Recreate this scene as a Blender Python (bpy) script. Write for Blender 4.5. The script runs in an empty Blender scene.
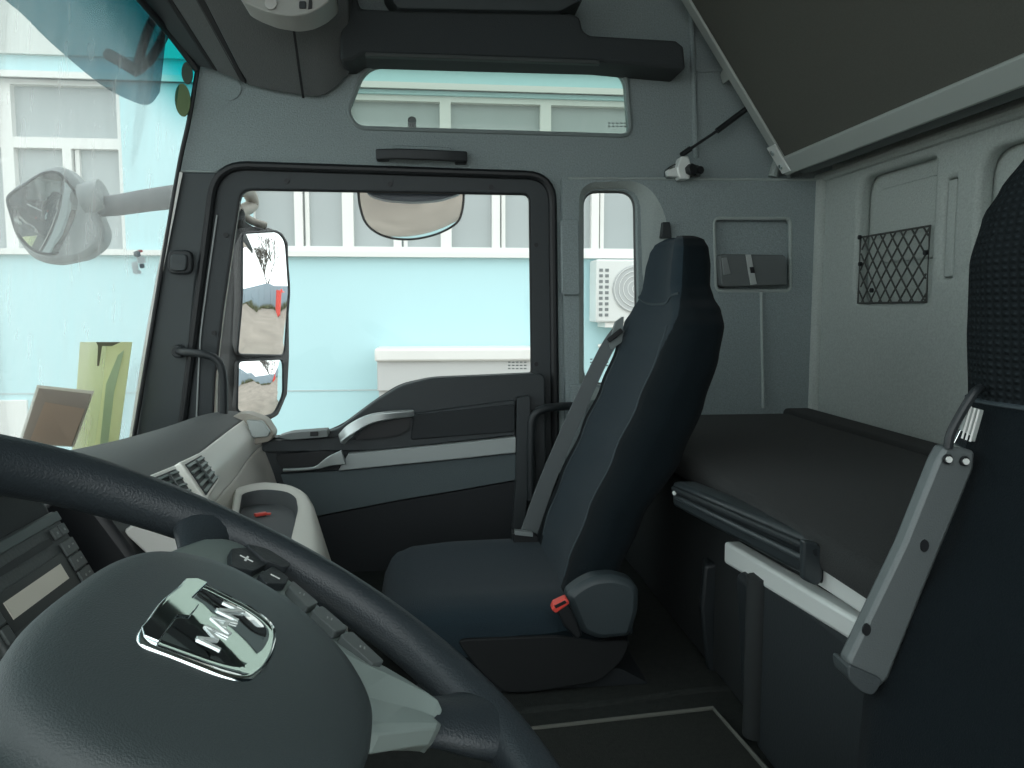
import bpy, bmesh, math, random
from math import sin, cos, pi, radians
from mathutils import Vector, Matrix
random.seed(7)
sc = bpy.context.scene
COL = sc.collection

# ------------------------------------------------------------------ camera
FPX = 780.0
PSI, TH = radians(6.12), radians(5.42)
Fv = Vector((sin(PSI)*cos(TH), cos(PSI)*cos(TH), -sin(TH)))
Rv = Vector((cos(PSI), -sin(PSI), 0))
Uv = Rv.cross(Fv)
cam = bpy.data.objects.new('camera', bpy.data.cameras.new('camera'))
COL.objects.link(cam)
cam.data.sensor_width = 36
cam.data.lens = FPX/1024*36
cam.data.clip_start = 0.02
cam.rotation_euler = (radians(90)-TH, 0, -PSI)
sc.camera = cam

def ray(px, py): return Fv + Rv*((px-512)/FPX) + Uv*((384-py)/FPX)
def at(px, py, Y):
    d = ray(px, py); return d*(Y/d.y)
def atX(px, py, X):
    d = ray(px, py); return d*(X/d.x)
def atZ(px, py, Z):
    d = ray(px, py); return d*(Z/d.z)

# ------------------------------------------------------------------ materials
def srgb(c):
    return tuple(((v/255)/12.92 if v/255 <= .04045 else ((v/255+.055)/1.055)**2.4) for v in c)
MATS = {}
def mat(name, col, rough=.6, metal=0, bump=0, scale=200, spec=.5, var=0, vscale=4, sheen=0, coat=0, weave=False, detail=2):
    if name in MATS: return MATS[name]
    m = bpy.data.materials.new(name); m.use_nodes = True
    nt = m.node_tree; b = nt.nodes['Principled BSDF']
    c = tuple(col)+(1,) if max(col) <= 1 else srgb(col)+(1,)
    b.inputs['Base Color'].default_value = c
    b.inputs['Roughness'].default_value = rough
    b.inputs['Metallic'].default_value = metal
    b.inputs['Specular IOR Level'].default_value = spec
    b.inputs['Sheen Weight'].default_value = sheen
    b.inputs['Coat Weight'].default_value = coat
    tc = nt.nodes.new('ShaderNodeTexCoord')
    if var:
        n = nt.nodes.new('ShaderNodeTexNoise'); n.inputs['Scale'].default_value = vscale; n.inputs['Detail'].default_value = 4
        nt.links.new(tc.outputs['Object'], n.inputs['Vector'])
        mx = nt.nodes.new('ShaderNodeMix'); mx.data_type = 'RGBA'
        mx.inputs[6].default_value = tuple(v*(1-var) for v in c[:3])+(1,)
        mx.inputs[7].default_value = tuple(min(1, v*(1+var)) for v in c[:3])+(1,)
        nt.links.new(n.outputs['Fac'], mx.inputs[0]); nt.links.new(mx.outputs[2], b.inputs['Base Color'])
    if bump:
        n = nt.nodes.new('ShaderNodeTexNoise'); n.inputs['Scale'].default_value = scale; n.inputs['Detail'].default_value = detail
        nt.links.new(tc.outputs['Object'], n.inputs['Vector'])
        bp = nt.nodes.new('ShaderNodeBump'); bp.inputs['Strength'].default_value = bump; bp.inputs['Distance'].default_value = .002
        nt.links.new(n.outputs['Fac'], bp.inputs['Height']); nt.links.new(bp.outputs['Normal'], b.inputs['Normal'])
        if weave:
            w1 = nt.nodes.new('ShaderNodeTexWave'); w1.bands_direction = 'Y'; w1.inputs['Scale'].default_value = 34
            w2 = nt.nodes.new('ShaderNodeTexWave'); w2.bands_direction = 'Z'; w2.inputs['Scale'].default_value = 46
            for w in (w1, w2):
                w.inputs['Distortion'].default_value = .6
                nt.links.new(tc.outputs['Object'], w.inputs['Vector'])
            mm = nt.nodes.new('ShaderNodeMath'); mm.operation = 'MULTIPLY'
            nt.links.new(w1.outputs['Fac'], mm.inputs[0]); nt.links.new(w2.outputs['Fac'], mm.inputs[1])
            nt.links.new(mm.outputs[0], bp.inputs['Height']); bp.inputs['Distance'].default_value = .004
            mx = nt.nodes.new('ShaderNodeMix'); mx.data_type = 'RGBA'
            mx.inputs[6].default_value = tuple(v*.75 for v in c[:3])+(1,); mx.inputs[7].default_value = tuple(v*1.7 for v in c[:3])+(1,)
            nt.links.new(mm.outputs[0], mx.inputs[0]); nt.links.new(mx.outputs[2], b.inputs['Base Color'])
    MATS[name] = m
    return m

def glass_mat(name, tint=(.93, .97, .97), refl=.05, band=None, dirt=0):
    m = bpy.data.materials.new(name); m.use_nodes = True
    nt = m.node_tree; nt.nodes.clear()
    out = nt.nodes.new('ShaderNodeOutputMaterial')
    tr = nt.nodes.new('ShaderNodeBsdfTransparent'); tr.inputs[0].default_value = tint+(1,)
    gl = nt.nodes.new('ShaderNodeBsdfGlossy'); gl.inputs['Roughness'].default_value = .02
    mx = nt.nodes.new('ShaderNodeMixShader')
    fr = nt.nodes.new('ShaderNodeFresnel'); fr.inputs[0].default_value = 1.45
    mul = nt.nodes.new('ShaderNodeMath'); mul.operation = 'MULTIPLY'; mul.inputs[1].default_value = refl
    nt.links.new(fr.outputs[0], mul.inputs[0]); nt.links.new(mul.outputs[0], mx.inputs[0])
    nt.links.new(tr.outputs[0], mx.inputs[1]); nt.links.new(gl.outputs[0], mx.inputs[2])
    nt.links.new(mx.outputs[0], out.inputs[0])
    if dirt:   # thin film of road dust with vertical run marks
        df = nt.nodes.new('ShaderNodeBsdfTranslucent'); df.inputs[0].default_value = (.9, .93, .92, 1)
        m2 = nt.nodes.new('ShaderNodeMixShader')
        tcd = nt.nodes.new('ShaderNodeTexCoord'); mpd = nt.nodes.new('ShaderNodeMapping'); mpd.inputs['Scale'].default_value = (60, 60, 2)
        nd = nt.nodes.new('ShaderNodeTexNoise'); nd.inputs['Scale'].default_value = 1; nd.inputs['Detail'].default_value = 5
        nt.links.new(tcd.outputs['Object'], mpd.inputs[0]); nt.links.new(mpd.outputs[0], nd.inputs['Vector'])
        rg = nt.nodes.new('ShaderNodeMapRange'); rg.inputs[1].default_value = .3; rg.inputs[2].default_value = .8; rg.inputs[3].default_value = dirt*.8; rg.inputs[4].default_value = dirt*1.4
        nt.links.new(nd.outputs['Fac'], rg.inputs[0]); nt.links.new(rg.outputs[0], m2.inputs[0])
        nt.links.new(mx.outputs[0], m2.inputs[1]); nt.links.new(df.outputs[0], m2.inputs[2]); nt.links.new(m2.outputs[0], out.inputs[0])
    if band:   # tinted sun band across the top of the screen, by world height
        g = nt.nodes.new('ShaderNodeNewGeometry'); sp = nt.nodes.new('ShaderNodeSeparateXYZ')
        nt.links.new(g.outputs['Position'], sp.inputs[0])
        mr = nt.nodes.new('ShaderNodeMapRange'); mr.inputs[1].default_value = band[0]; mr.inputs[2].default_value = band[1]
        mr.interpolation_type = 'SMOOTHSTEP'
        my = nt.nodes.new('ShaderNodeMapRange'); my.inputs[1].default_value = 1.85; my.inputs[2].default_value = 2.17; my.inputs[3].default_value = .34; my.inputs[4].default_value = 0
        sb = nt.nodes.new('ShaderNodeMath'); sb.operation = 'SUBTRACT'
        nt.links.new(sp.outputs['Y'], my.inputs[0]); nt.links.new(sp.outputs['Z'], sb.inputs[0]); nt.links.new(my.outputs[0], sb.inputs[1])
        nt.links.new(sb.outputs[0], mr.inputs[0])
        cm = nt.nodes.new('ShaderNodeMix'); cm.data_type = 'RGBA'
        cm.inputs[6].default_value = tint+(1,); cm.inputs[7].default_value = band[2]+(1,)
        if dirt:
            iv = nt.nodes.new('ShaderNodeMath'); iv.operation = 'MULTIPLY_ADD'; iv.inputs[1].default_value = -.9; iv.inputs[2].default_value = 1
            ml = nt.nodes.new('ShaderNodeMath'); ml.operation = 'MULTIPLY'
            nt.links.new(mr.outputs[0], iv.inputs[0]); nt.links.new(iv.outputs[0], ml.inputs[0]); nt.links.new(rg.outputs[0], ml.inputs[1]); nt.links.new(ml.outputs[0], m2.inputs[0])
        nt.links.new(mr.outputs[0], cm.inputs[0]); nt.links.new(cm.outputs[2], tr.inputs[0])
    return m

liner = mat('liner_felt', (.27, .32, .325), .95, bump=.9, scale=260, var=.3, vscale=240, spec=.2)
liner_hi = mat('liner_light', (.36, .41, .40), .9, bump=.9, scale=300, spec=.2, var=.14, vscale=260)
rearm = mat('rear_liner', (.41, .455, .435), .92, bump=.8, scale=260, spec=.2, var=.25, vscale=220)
darkfelt = mat('dark_felt', (.035, .042, .045), .9, bump=.5, scale=300)
consol = mat('console_grey', (.11, .12, .12), .8, bump=.6, scale=300, var=.12, vscale=260)
blackp = mat('black_plastic', (.016, .021, .024), .5, bump=.25, scale=500)
doorp = mat('door_plastic', (.03, .038, .042), .55, bump=.3, scale=500)
pillarp = mat('pillar_plastic', (.045, .056, .06), .55, bump=.3, scale=500)
rubber = mat('rubber', (.008, .010, .012), .5)
leather = mat('wheel_leather', (.020, .027, .032), .40, bump=.3, scale=650, detail=3)
hubm = mat('hub_plastic', (.034, .045, .047), .46, bump=.22, scale=1100)
chrome = mat('chrome', (.85, .9, .9), .03, 1)
satin = mat('satin_silver', (.50, .55, .55), .3, .75)
spokeg = mat('spoke_grey', (.17, .215, .205), .38, .3)
buttonm = mat('button_grey', (.075, .088, .088), .45)
alum = mat('aluminium', (.78, .82, .80), .38, .15)
alum_matt = mat('aluminium_matt', (.40, .44, .42), .55, .2)
dashtop = mat('dash_soft', (.12, .13, .13), .65, bump=.6, scale=500)
dashsil = mat('dash_silver', (.92, .92, .86), .38, .0)
cream = mat('dash_cream', (.62, .61, .56), .55, bump=.2, scale=500)
beige = mat('painted_beige', (.40, .37, .32), .5)
seatd = mat('seat_side_fabric', (.006, .010, .0125), .95, bump=.7, scale=600, spec=.08, sheen=.03)
seatc = mat('seat_centre_fabric', (.018, .031, .040), .9, bump=.7, scale=600, spec=.12, sheen=.08)
seatw = mat('seat_woven_fabric', (.011, .015, .017), .95, bump=.8, scale=300, spec=.1, weave=True)
seatpl = mat('seat_plastic', (.036, .050, .056), .5, bump=.2, scale=500)
webbing = mat('webbing', (.13, .15, .155), .7, bump=.4, scale=900)
matt = mat('mattress_fabric', (.036, .039, .039), .9, bump=.6, scale=500, spec=.1, sheen=.05, var=.15, vscale=300)
carpet = mat('carpet', (.032, .036, .034), 1, bump=1, scale=500, spec=.1, var=.3, vscale=80)
matcar = mat('mat_carpet', (.033, .036, .033), 1, bump=1, scale=600, spec=.1, var=.3, vscale=200)
matedge = mat('mat_edge', (.12, .125, .11), .9)
bunkund = mat('bunk_fabric', (.105, .108, .096), .95, bump=.5, scale=400, spec=.1, var=.12, vscale=300)
red = mat('red_plastic', (.75, .08, .06), .4)
white = mat('white_mark', (.75, .78, .76), .5)
screen = mat('display_glass', (.75, .72, .62), .25)
wallcyan = mat('cyan_render', (.47, .70, .73), .85, var=.03, vscale=.7)
winw = mat('white_upvc', (.74, .74, .71), .45)
pane = mat('window_pane', (.36, .40, .40), .35, var=.08, vscale=1.2)
concrete = mat('concrete', (.27, .235, .20), .95, var=.4, vscale=.8, detail=6)
fencem = mat('fence_metal', (.30, .38, .44), .6)
acw = mat('ac_white', (.66, .68, .66), .5)
glass = glass_mat('side_glass', (.97, .985, .985), .4)
glass_up = glass_mat('roof_side_glass', (.47, .56, .51), .5, dirt=.06)
glass_ws = glass_mat('windscreen_glass', (.90, .95, .95), .25, band=(.42, .62, (.0, .42, .44)), dirt=.21)
visorm = glass_mat('visor_acrylic', (.05, .17, .21), .4)

def thin(name, col):
    m = bpy.data.materials.new(name); m.use_nodes = True; nt = m.node_tree; nt.nodes.clear()
    o = nt.nodes.new('ShaderNodeOutputMaterial'); a = nt.nodes.new('ShaderNodeBsdfDiffuse'); b = nt.nodes.new('ShaderNodeBsdfTranslucent'); x = nt.nodes.new('ShaderNodeMixShader')
    a.inputs[0].default_value = col+(1,); b.inputs[0].default_value = col+(1,); x.inputs[0].default_value = .55
    nt.links.new(a.outputs[0], x.inputs[1]); nt.links.new(b.outputs[0], x.inputs[2]); nt.links.new(x.outputs[0], o.inputs[0])
    return m

# ------------------------------------------------------------------ mesh helpers
def tag(o, label=None, cat=None, group=None, kind=None):
    if label: o['label'] = label
    if cat: o['category'] = cat
    if group: o['group'] = group
    if kind: o['kind'] = kind
    return o
def empty(name, loc=(0, 0, 0)):
    o = bpy.data.objects.new(name, None); COL.objects.link(o); o.location = loc
    o.empty_display_size = .05
    return o
def thing(name, label, cat, loc, group=None):
    return tag(empty(name, loc), label, cat, group)
def mesh(name, V, F, m, parent=None, smooth=True, bevel=0, seg=2, sub=0, auto=35, solid=0, mats=None, fm=None, wn=False):
    me = bpy.data.meshes.new(name)
    me.from_pydata([tuple(v) for v in V], [], F); me.validate()
    bm = bmesh.new(); bm.from_mesh(me)
    bmesh.ops.recalc_face_normals(bm, faces=bm.faces)
    bm.to_mesh(me); bm.free()
    for mm in (mats or [m]): me.materials.append(mm)
    if fm:
        for p, k in zip(me.polygons, fm): p.material_index = k
    if smooth:
        for p in me.polygons: p.use_smooth = True
    o = bpy.data.objects.new(name, me); COL.objects.link(o)
    if parent:
        o.parent = parent; o.matrix_parent_inverse = wm(parent).inverted()
    if solid:
        s = o.modifiers.new('solid', 'SOLIDIFY'); s.thickness = solid; s.offset = 0
    if bevel:
        b = o.modifiers.new('bevel', 'BEVEL'); b.width = bevel; b.segments = seg; b.limit_method = 'ANGLE'; b.angle_limit = radians(30)
        b.harden_normals = False
    if smooth and (bevel or wn):
        o.modifiers.new('wn', 'WEIGHTED_NORMAL').keep_sharp = True
    if sub:
        s = o.modifiers.new('sub', 'SUBSURF'); s.levels = sub; s.render_levels = sub
    if smooth and auto and not sub:
        me.set_sharp_from_angle(angle=radians(auto))
    return o
def wm(o):
    M = Matrix.Translation(o.location) @ o.rotation_euler.to_matrix().to_4x4()
    if o.parent: M = wm(o.parent) @ o.matrix_parent_inverse @ M
    return M
def box(name, lo, hi, m, parent=None, bevel=.004, seg=2, rot=None, **k):
    lo, hi = Vector(lo), Vector(hi)
    V = [Vector((x, y, z)) for x in (lo.x, hi.x) for y in (lo.y, hi.y) for z in (lo.z, hi.z)]
    if rot:
        c = (lo+hi)/2; V = [c + rot @ (v-c) for v in V]
    F = [(0, 1, 3, 2), (4, 6, 7, 5), (0, 4, 5, 1), (2, 3, 7, 6), (0, 2, 6, 4), (1, 5, 7, 3)]
    return mesh(name, V, F, m, parent, bevel=bevel, seg=seg, **k)
def boxes(name, items, m, parent=None, bevel=0, **k):
    V, F = [], []
    for it in items:
        lo, hi = it[0], it[1]; n = len(V)
        V += [(x, y, z) for x in (lo[0], hi[0]) for y in (lo[1], hi[1]) for z in (lo[2], hi[2])]
        F += [tuple(i+n for i in f) for f in [(0, 1, 3, 2), (4, 6, 7, 5), (0, 4, 5, 1), (2, 3, 7, 6), (0, 2, 6, 4), (1, 5, 7, 3)]]
    return mesh(name, V, F, m, parent, bevel=bevel, **k)
def roundpoly(pts, r, seg=6):
    n = len(pts); out = []
    P = [Vector(p[:2]) for p in pts]
    rr = r if isinstance(r, (list, tuple)) else [r]*n
    for i in range(n):
        a, b, c = P[i-1], P[i], P[(i+1) % n]
        u = (a-b); v = (c-b); lu, lv = u.length, v.length; u.normalize(); v.normalize()
        ri = min(rr[i], lu*.48, lv*.48)
        if ri <= 1e-5:
            out += [b.copy()]*(seg+1) if seg else [b]; continue
        p0, p1 = b+u*ri, b+v*ri
        for k in range(seg+1):
            t = k/seg; out.append((1-t)**2*p0 + 2*t*(1-t)*b + t*t*p1)
    res = []
    for i, p in enumerate(out):
        q = p.copy()
        q += Vector((1, .37))*1e-6*(i % 7)
        res.append(q)
    return res
def plate(name, outline, holes, plane, c0, c1, m, parent=None, bevel=0, **k):
    """flat panel with holes; 2D coords are (X,Z) for plane 'Y' and (Y,Z) for plane 'X', (X,Y) for 'Z'"""
    cu = bpy.data.curves.new('c', 'CURVE'); cu.dimensions = '2D'; cu.fill_mode = 'BOTH'
    cu.extrude = abs(c1-c0)/2-bevel
    if bevel: cu.bevel_depth = bevel; cu.bevel_resolution = 2; cu.offset = -bevel
    for pl in [outline]+list(holes):
        s = cu.splines.new('POLY'); s.points.add(len(pl)-1); s.use_cyclic_u = True
        for i, p in enumerate(pl): s.points[i].co = (p[0], p[1], 0, 1)
    ob = bpy.data.objects.new('tmp', cu); COL.objects.link(ob)
    dg = bpy.context.evaluated_depsgraph_get()
    me = bpy.data.meshes.new_from_object(ob.evaluated_get(dg))
    mid = (c0+c1)/2
    V = []
    for v in me.vertices:
        a, b, c = v.co
        V.append({'Y': (a, mid+c, b), 'X': (mid+c, a, b), 'Z': (a, b, mid+c)}[plane])
    F = [tuple(p.vertices) for p in me.polygons]
    bpy.data.objects.remove(ob); bpy.data.curves.remove(cu); bpy.data.meshes.remove(me)
    me2 = bpy.data.meshes.new(name); me2.from_pydata(V, [], F)
    bm = bmesh.new(); bm.from_mesh(me2)
    bmesh.ops.remove_doubles(bm, verts=bm.verts, dist=1e-5)
    bmesh.ops.dissolve_degenerate(bm, dist=1e-5, edges=bm.edges)
    bmesh.ops.recalc_face_normals(bm, faces=bm.faces)
    V = [v.co.copy() for v in bm.verts]; F = [tuple(v.index for v in f.verts) for f in bm.faces]
    bm.free(); bpy.data.meshes.remove(me2)
    k.pop('seg', None)
    return mesh(name, V, F, m, parent, wn=bool(bevel), **k)
def XZ(pts, Y): return [(lambda p: (p.x, p.z))(at(x, y, Y)) for x, y in pts]
def YZ(pts, X): return [(lambda p: (p.y, p.z))(atX(x, y, X)) for x, y in pts]
def loft(name, secs, m, parent=None, closed=True, cap=True, loop=False, **k):
    n = len(secs[0]); V = [Vector(v) for s in secs for v in s]; F = []
    S = len(secs)
    for i in range(S if loop else S-1):
        a, b = i*n, ((i+1) % S)*n
        for j in range(n if closed else n-1):
            F.append((a+j, a+(j+1) % n, b+(j+1) % n, b+j))
    if cap and closed and not loop:
        F.append(tuple(range(n))); F.append(tuple(range((S-1)*n, S*n)))
    return mesh(name, V, F, m, parent, **k)
def smoothpath(pts, n=8, closed=False):
    P = [Vector(p) for p in pts]; out = []; N = len(P)
    rng = range(N if closed else N-1)
    for i in rng:
        if closed: p0, p1, p2, p3 = P[i-1], P[i], P[(i+1) % N], P[(i+2) % N]
        else: p0, p1, p2, p3 = P[max(0, i-1)], P[i], P[i+1], P[min(N-1, i+2)]
        for k in range(n):
            t = k/n
            out.append(.5*((2*p1)+(p2-p0)*t+(2*p0-5*p1+4*p2-p3)*t*t+(3*p1-p0-3*p2+p3)*t**3))
    if not closed: out.append(P[-1])
    return out
def tube(name, pts, r, m, parent=None, seg=12, closed=False, smoothn=6, flat=1.0, up=None, **k):
    P = smoothpath(pts, smoothn, closed) if smoothn else [Vector(p) for p in pts]
    N = len(P); secs = []
    T = []
    for i in range(N):
        a = P[i-1] if (i > 0 or closed) else P[i]
        b = P[(i+1) % N] if (i < N-1 or closed) else P[i]
        T.append((b-a).normalized())
    nrm = (Vector(up) if up else (Vector((0, 0, 1)) if abs(T[0].z) < .9 else Vector((1, 0, 0))))
    nrm = (nrm - T[0]*nrm.dot(T[0])).normalized()
    for i in range(N):
        nrm = (nrm - T[i]*nrm.dot(T[i])).normalized()
        bi = T[i].cross(nrm)
        rr = r(i/(N-1)) if callable(r) else r
        secs.append([P[i] + nrm*(rr*flat*cos(2*pi*j/seg)) + bi*(rr*sin(2*pi*j/seg)) for j in range(seg)])
    return loft(name, secs, m, parent, loop=closed, **k)
def ribbon(name, pts, w, t, m, parent=None, wdir=(0, 1, 0), smoothn=4, **k):
    P = smoothpath(pts, smoothn); secs = []
    for i, p in enumerate(P):
        a, b = P[max(0, i-1)], P[min(len(P)-1, i+1)]
        T = (b-a).normalized(); W = Vector(wdir); W = (W-T*W.dot(T)).normalized(); N = T.cross(W)
        ww = w(i/(len(P)-1)) if callable(w) else w
        secs.append([p+W*ww/2+N*t/2, p-W*ww/2+N*t/2, p-W*ww/2-N*t/2, p+W*ww/2-N*t/2])
    return loft(name, secs, m, parent, **k)
def prism(name, pts3, off, m, parent=None, bevel=0, **k):
    """polygon of 3D points extruded by vector off"""
    n = len(pts3); off = Vector(off)
    V = [Vector(p) for p in pts3]+[Vector(p)+off for p in pts3]
    F = [tuple(range(n)), tuple(range(n, 2*n))]+[(i, (i+1) % n, n+(i+1) % n, n+i) for i in range(n)]
    return mesh(name, V, F, m, parent, bevel=bevel, **k)
def pxprism(name, pts, Y, dy, m, parent=None, r=0, seg=4, **k):
    q = XZ(pts, Y)
    if r: q = roundpoly(q, r, seg)
    return prism(name, [(p[0], Y, p[1]) for p in q], (0, dy, 0), m, parent, **k)
def disc(name, c, n, r, t, m, parent=None, seg=20, bevel=0, **k):
    c = Vector(c); n = Vector(n).normalized()
    u = n.orthogonal().normalized(); v = n.cross(u)
    return prism(name, [c+u*r*cos(2*pi*i/seg)+v*r*sin(2*pi*i/seg) for i in range(seg)], n*t, m, parent, bevel=bevel, **k)
def struct(o): o['kind'] = 'structure'; return o

YW = 2.20          # face of the passenger side wall
XR = 1.15          # face of the rear wall
ZF = -.72          # floor
ZC = 1.02          # roof

# ================================================================== SETTING
# ---- passenger side wall with openings
door_hole = XZ([(216, 163), (553, 174), (560, 640), (150, 640)], YW)
ro_door = roundpoly(door_hole, [.09, .08, .05, .05], 8)
up_win = XZ([(366, 63), (626, 69), (631, 136), (357, 128), (347, 112)], YW)
ro_up = roundpoly(up_win, [.05, .045, .03, .05, .04], 6)
rs_win = XZ([(584, 190), (637, 190), (640, 385), (584, 385)], YW)
ro_rs = roundpoly(rs_win, [.045, .05, .05, .05], 6)
gl_edge = [(190, -120), (196, 66), (177, 170), (131, 443), (115, 640)]
wall_out = XZ([(190, -200), (197, 62), (178, 172), (133, 443), (118, 640)], YW)
wall_out = [(wall_out[0][0], ZC)] + wall_out[1:4] + [(wall_out[4][0], ZF), (XR+.05, ZF), (XR+.05, ZC)]
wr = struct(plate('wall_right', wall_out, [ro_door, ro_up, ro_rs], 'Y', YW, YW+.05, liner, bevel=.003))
# lower rear liner: stands proud of the wall, carries the window reveal and the lamp recess
rec = XZ([(714, 218), (791, 218), (791, 291), (716, 291)], YW-.03)
ro_rec = roundpoly(rec, .018, 5)
win_big = XZ([(579, 183), (645, 180), (668, 215), (660, 400), (579, 400)], YW-.03)
win_big = roundpoly(win_big, [.05, .08, .06, .06, .03], 6)
lo = XZ([(562, 179), (826, 179)], YW-.03)
lin = plate('liner_panel', [(lo[0][0], lo[0][1]), (XR, lo[1][1]), (XR, -.5), (lo[0][0]+.02, -.5)], [ro_rec, win_big], 'Y', YW-.03, YW-.001, liner, wr)
tube('recess_rim', [(p[0], YW-.026, p[1]) for p in ro_rec], .006, liner_hi, wr, closed=True, smoothn=0, seg=10)
# reveal between liner opening and window pane
ro_rs_in = roundpoly(XZ([(584, 190), (637, 190), (640, 300), (640, 385), (584, 385)], YW), [.045, .05, .03, .05, .05], 6)
ro_big = roundpoly(XZ([(579, 183), (645, 180), (668, 215), (660, 400), (579, 400)], YW-.03), [.05, .08, .06, .06, .03], 6)
loft('window_reveal', [[(p[0], YW-.03, p[1]) for p in ro_big], [(p[0], YW-.012, p[1]) for p in [((a[0]*.4+b[0]*.6), (a[1]*.4+b[1]*.6)) for a, b in zip(ro_big, ro_rs_in)]], [(p[0], YW+.01, p[1]) for p in ro_rs_in], [(p[0], YW+.05, p[1]) for p in ro_rs_in]], liner_hi, wr, cap=False, auto=60)
# recess floor
plate('recess_back', [(r[0], r[1]) for r in roundpoly(XZ([(712, 216), (793, 216), (793, 293), (714, 293)], YW-.006), .02, 4)], [], 'Y', YW-.006, YW-.001, liner, wr)
# vertical seam bars
tube('moulding', [at(761, 292, YW-.031), at(763, 408, YW-.031)], .008, liner_hi, wr, seg=10, smoothn=1, flat=.5)
tube('moulding', [at(690, -20, YW-.002), at(693, 60, YW-.002), at(696, 158, YW-.002)], .008, liner, wr, seg=10, smoothn=1)
tube('moulding', [at(693, 71, YW-.003), at(745, 71, YW-.003)], .004, liner, wr, seg=8, smoothn=1)
tube('moulding', [at(568, 178, YW-.03), at(826, 180, YW-.03)], .004, liner_hi, wr, seg=8, smoothn=1)
# cover strip beside the window, round cover
pxprism('cover_strip', [(561, 219), (579, 219), (580, 295), (562, 295)], YW-.045, .015, liner, wr, r=.01, bevel=.003)
disc('cover_cap', at(229, 88, YW-.001), (0, -1, 0), .032, .003, liner, wr, seg=28, bevel=.001)
tube('moulding', [at(178, 171, YW-.002), at(216, 172, YW-.002)], .003, liner_hi, wr, seg=8, smoothn=1)
# shapes near upper bunk bracket
tube('moulding', [at(795, 150, YW-.01), at(779, 160, YW-.01), at(773, 177, YW-.01)], .014, liner_hi, wr, seg=10)
tube('moulding', [at(790, 164, YW-.01), at(789, 178, YW-.01)], .006, liner_hi, wr, seg=10, smoothn=1)

# ---- rear wall
ry = lambda pts: YZ(pts, XR-.03)
yr = lambda px, py: atX(px, py, XR-.02).y
yA0, yA1 = yr(856, 240), yr(931, 240)
recA = roundpoly([(yA0, .345), (yA1, .345), (yA1, .015), (yA0, .015)][::-1], [.05, .03, .02, .05], 5)
recB = roundpoly([(yr(977, 200), .325), (1.0, .325), (1.0, .0), (yr(977, 200), .0)][::-1], .06, 5)
recC = roundpoly([(yr(943, 220), .285), (yr(953, 220), .285), (yr(953, 220), .07), (yr(943, 220), .07)][::-1], .006, 3)
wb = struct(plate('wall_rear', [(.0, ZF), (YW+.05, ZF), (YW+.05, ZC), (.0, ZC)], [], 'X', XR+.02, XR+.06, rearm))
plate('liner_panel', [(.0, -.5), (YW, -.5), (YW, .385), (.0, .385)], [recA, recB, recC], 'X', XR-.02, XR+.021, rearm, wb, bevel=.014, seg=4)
box('slot_cover', (XR-.014, yr(953, 220)+.003, .073), (XR-.008, yr(943, 220)-.003, .282), rearm, wb, bevel=.003)
plate('recess_panel', roundpoly([(yA0-.04, .31), (yA1+.02, .31), (yA1+.02, .12), (yA0-.04, .12)][::-1], .03, 5), [], 'X', XR+.010, XR+.021, rearm, wb, bevel=.006)
tube('ledge', [(XR-.02, YW, .378), (XR-.02, .0, .378)], .014, rearm, wb, seg=10, smoothn=1)
tube('corner_moulding', [(XR-.022, YW-.025, .37), (XR-.022, YW-.025, -.4)], .022, rearm, wb, seg=12, smoothn=1)
tube('corner_gap', [at(818, 181, YW-.032), at(821, 230, YW-.032), at(822, 300, YW-.032), at(824, 405, YW-.032)], .0025, rubber, wb, seg=6)

# ---- floor and roof
fl = struct(box('floor', (-1.1, .05, ZF-.05), (XR+.1, YW+.05, ZF), carpet, bevel=0))
cl = struct(box('ceiling', (-.95, .05, ZC), (XR+.1, YW+.05, ZC+.04), liner, bevel=0))
wf = struct(box('wall_front', (-1.12, .05, ZF-.05), (-1.06, YW+.05, -.40), blackp, bevel=0))
wl = struct(plate('wall_left', [(.62, ZF), (XR+.1, ZF), (XR+.1, ZC), (.62, ZC)], [], 'Y', 0.06, 0.10, liner))

# ---- windscreen: curved glass, tinted band at top
ws = struct(empty('window_1', (-.9, 1.2, .1)))
gs = []
T = [(196, 66, 2.185), (165, 30, 2.13), (139, 0, 2.05)]
tops = [at(*t) for t in T]+[Vector((-.84, 1.8, .93)), Vector((-.90, 1.4, .97)), Vector((-.92, .9, .97)), Vector((-.86, .4, .95)), Vector((-.72, .08, .85))]
bots = [at(131, 443, 2.185), at(104, 448, 2.10), at(60, 455, 2.0), Vector((-.99, 1.8, -.37)), Vector((-1.04, 1.4, -.37)), Vector((-1.05, .9, -.37)), Vector((-1.0, .4, -.37)), Vector((-.85, .08, -.37))]
T2, B2 = smoothpath(tops, 4), smoothpath(bots, 4)
V = []; NR = 14
for a, b in zip(T2, B2):
    for k in range(NR+1):
        t = k/NR; p = a.lerp(b, t); V.append(p)
F = [(i*(NR+1)+k, i*(NR+1)+k+1, (i+1)*(NR+1)+k+1, (i+1)*(NR+1)+k) for i in range(len(T2)-1) for k in range(NR)]
mesh('glass', V, F, glass_ws, ws)
tube('seal', [at(198, 66, 2.18), at(189, 120, 2.18), at(178, 172, 2.18), at(155, 310, 2.18), at(133, 443, 2.18)], .006, rubber, ws, seg=8)
ribbon('frit_strip', [at(180, 172, 2.178), at(151, 320, 2.178), at(131, 443, 2.178)], .014, .002, winw, ws, wdir=(1, 0, 0))
tube('seal', [at(197, 70, 2.17)]+[t+Vector((.012, -.01, -.01)) for t in tops[1:]], .009, rubber, ws, seg=8)
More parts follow.
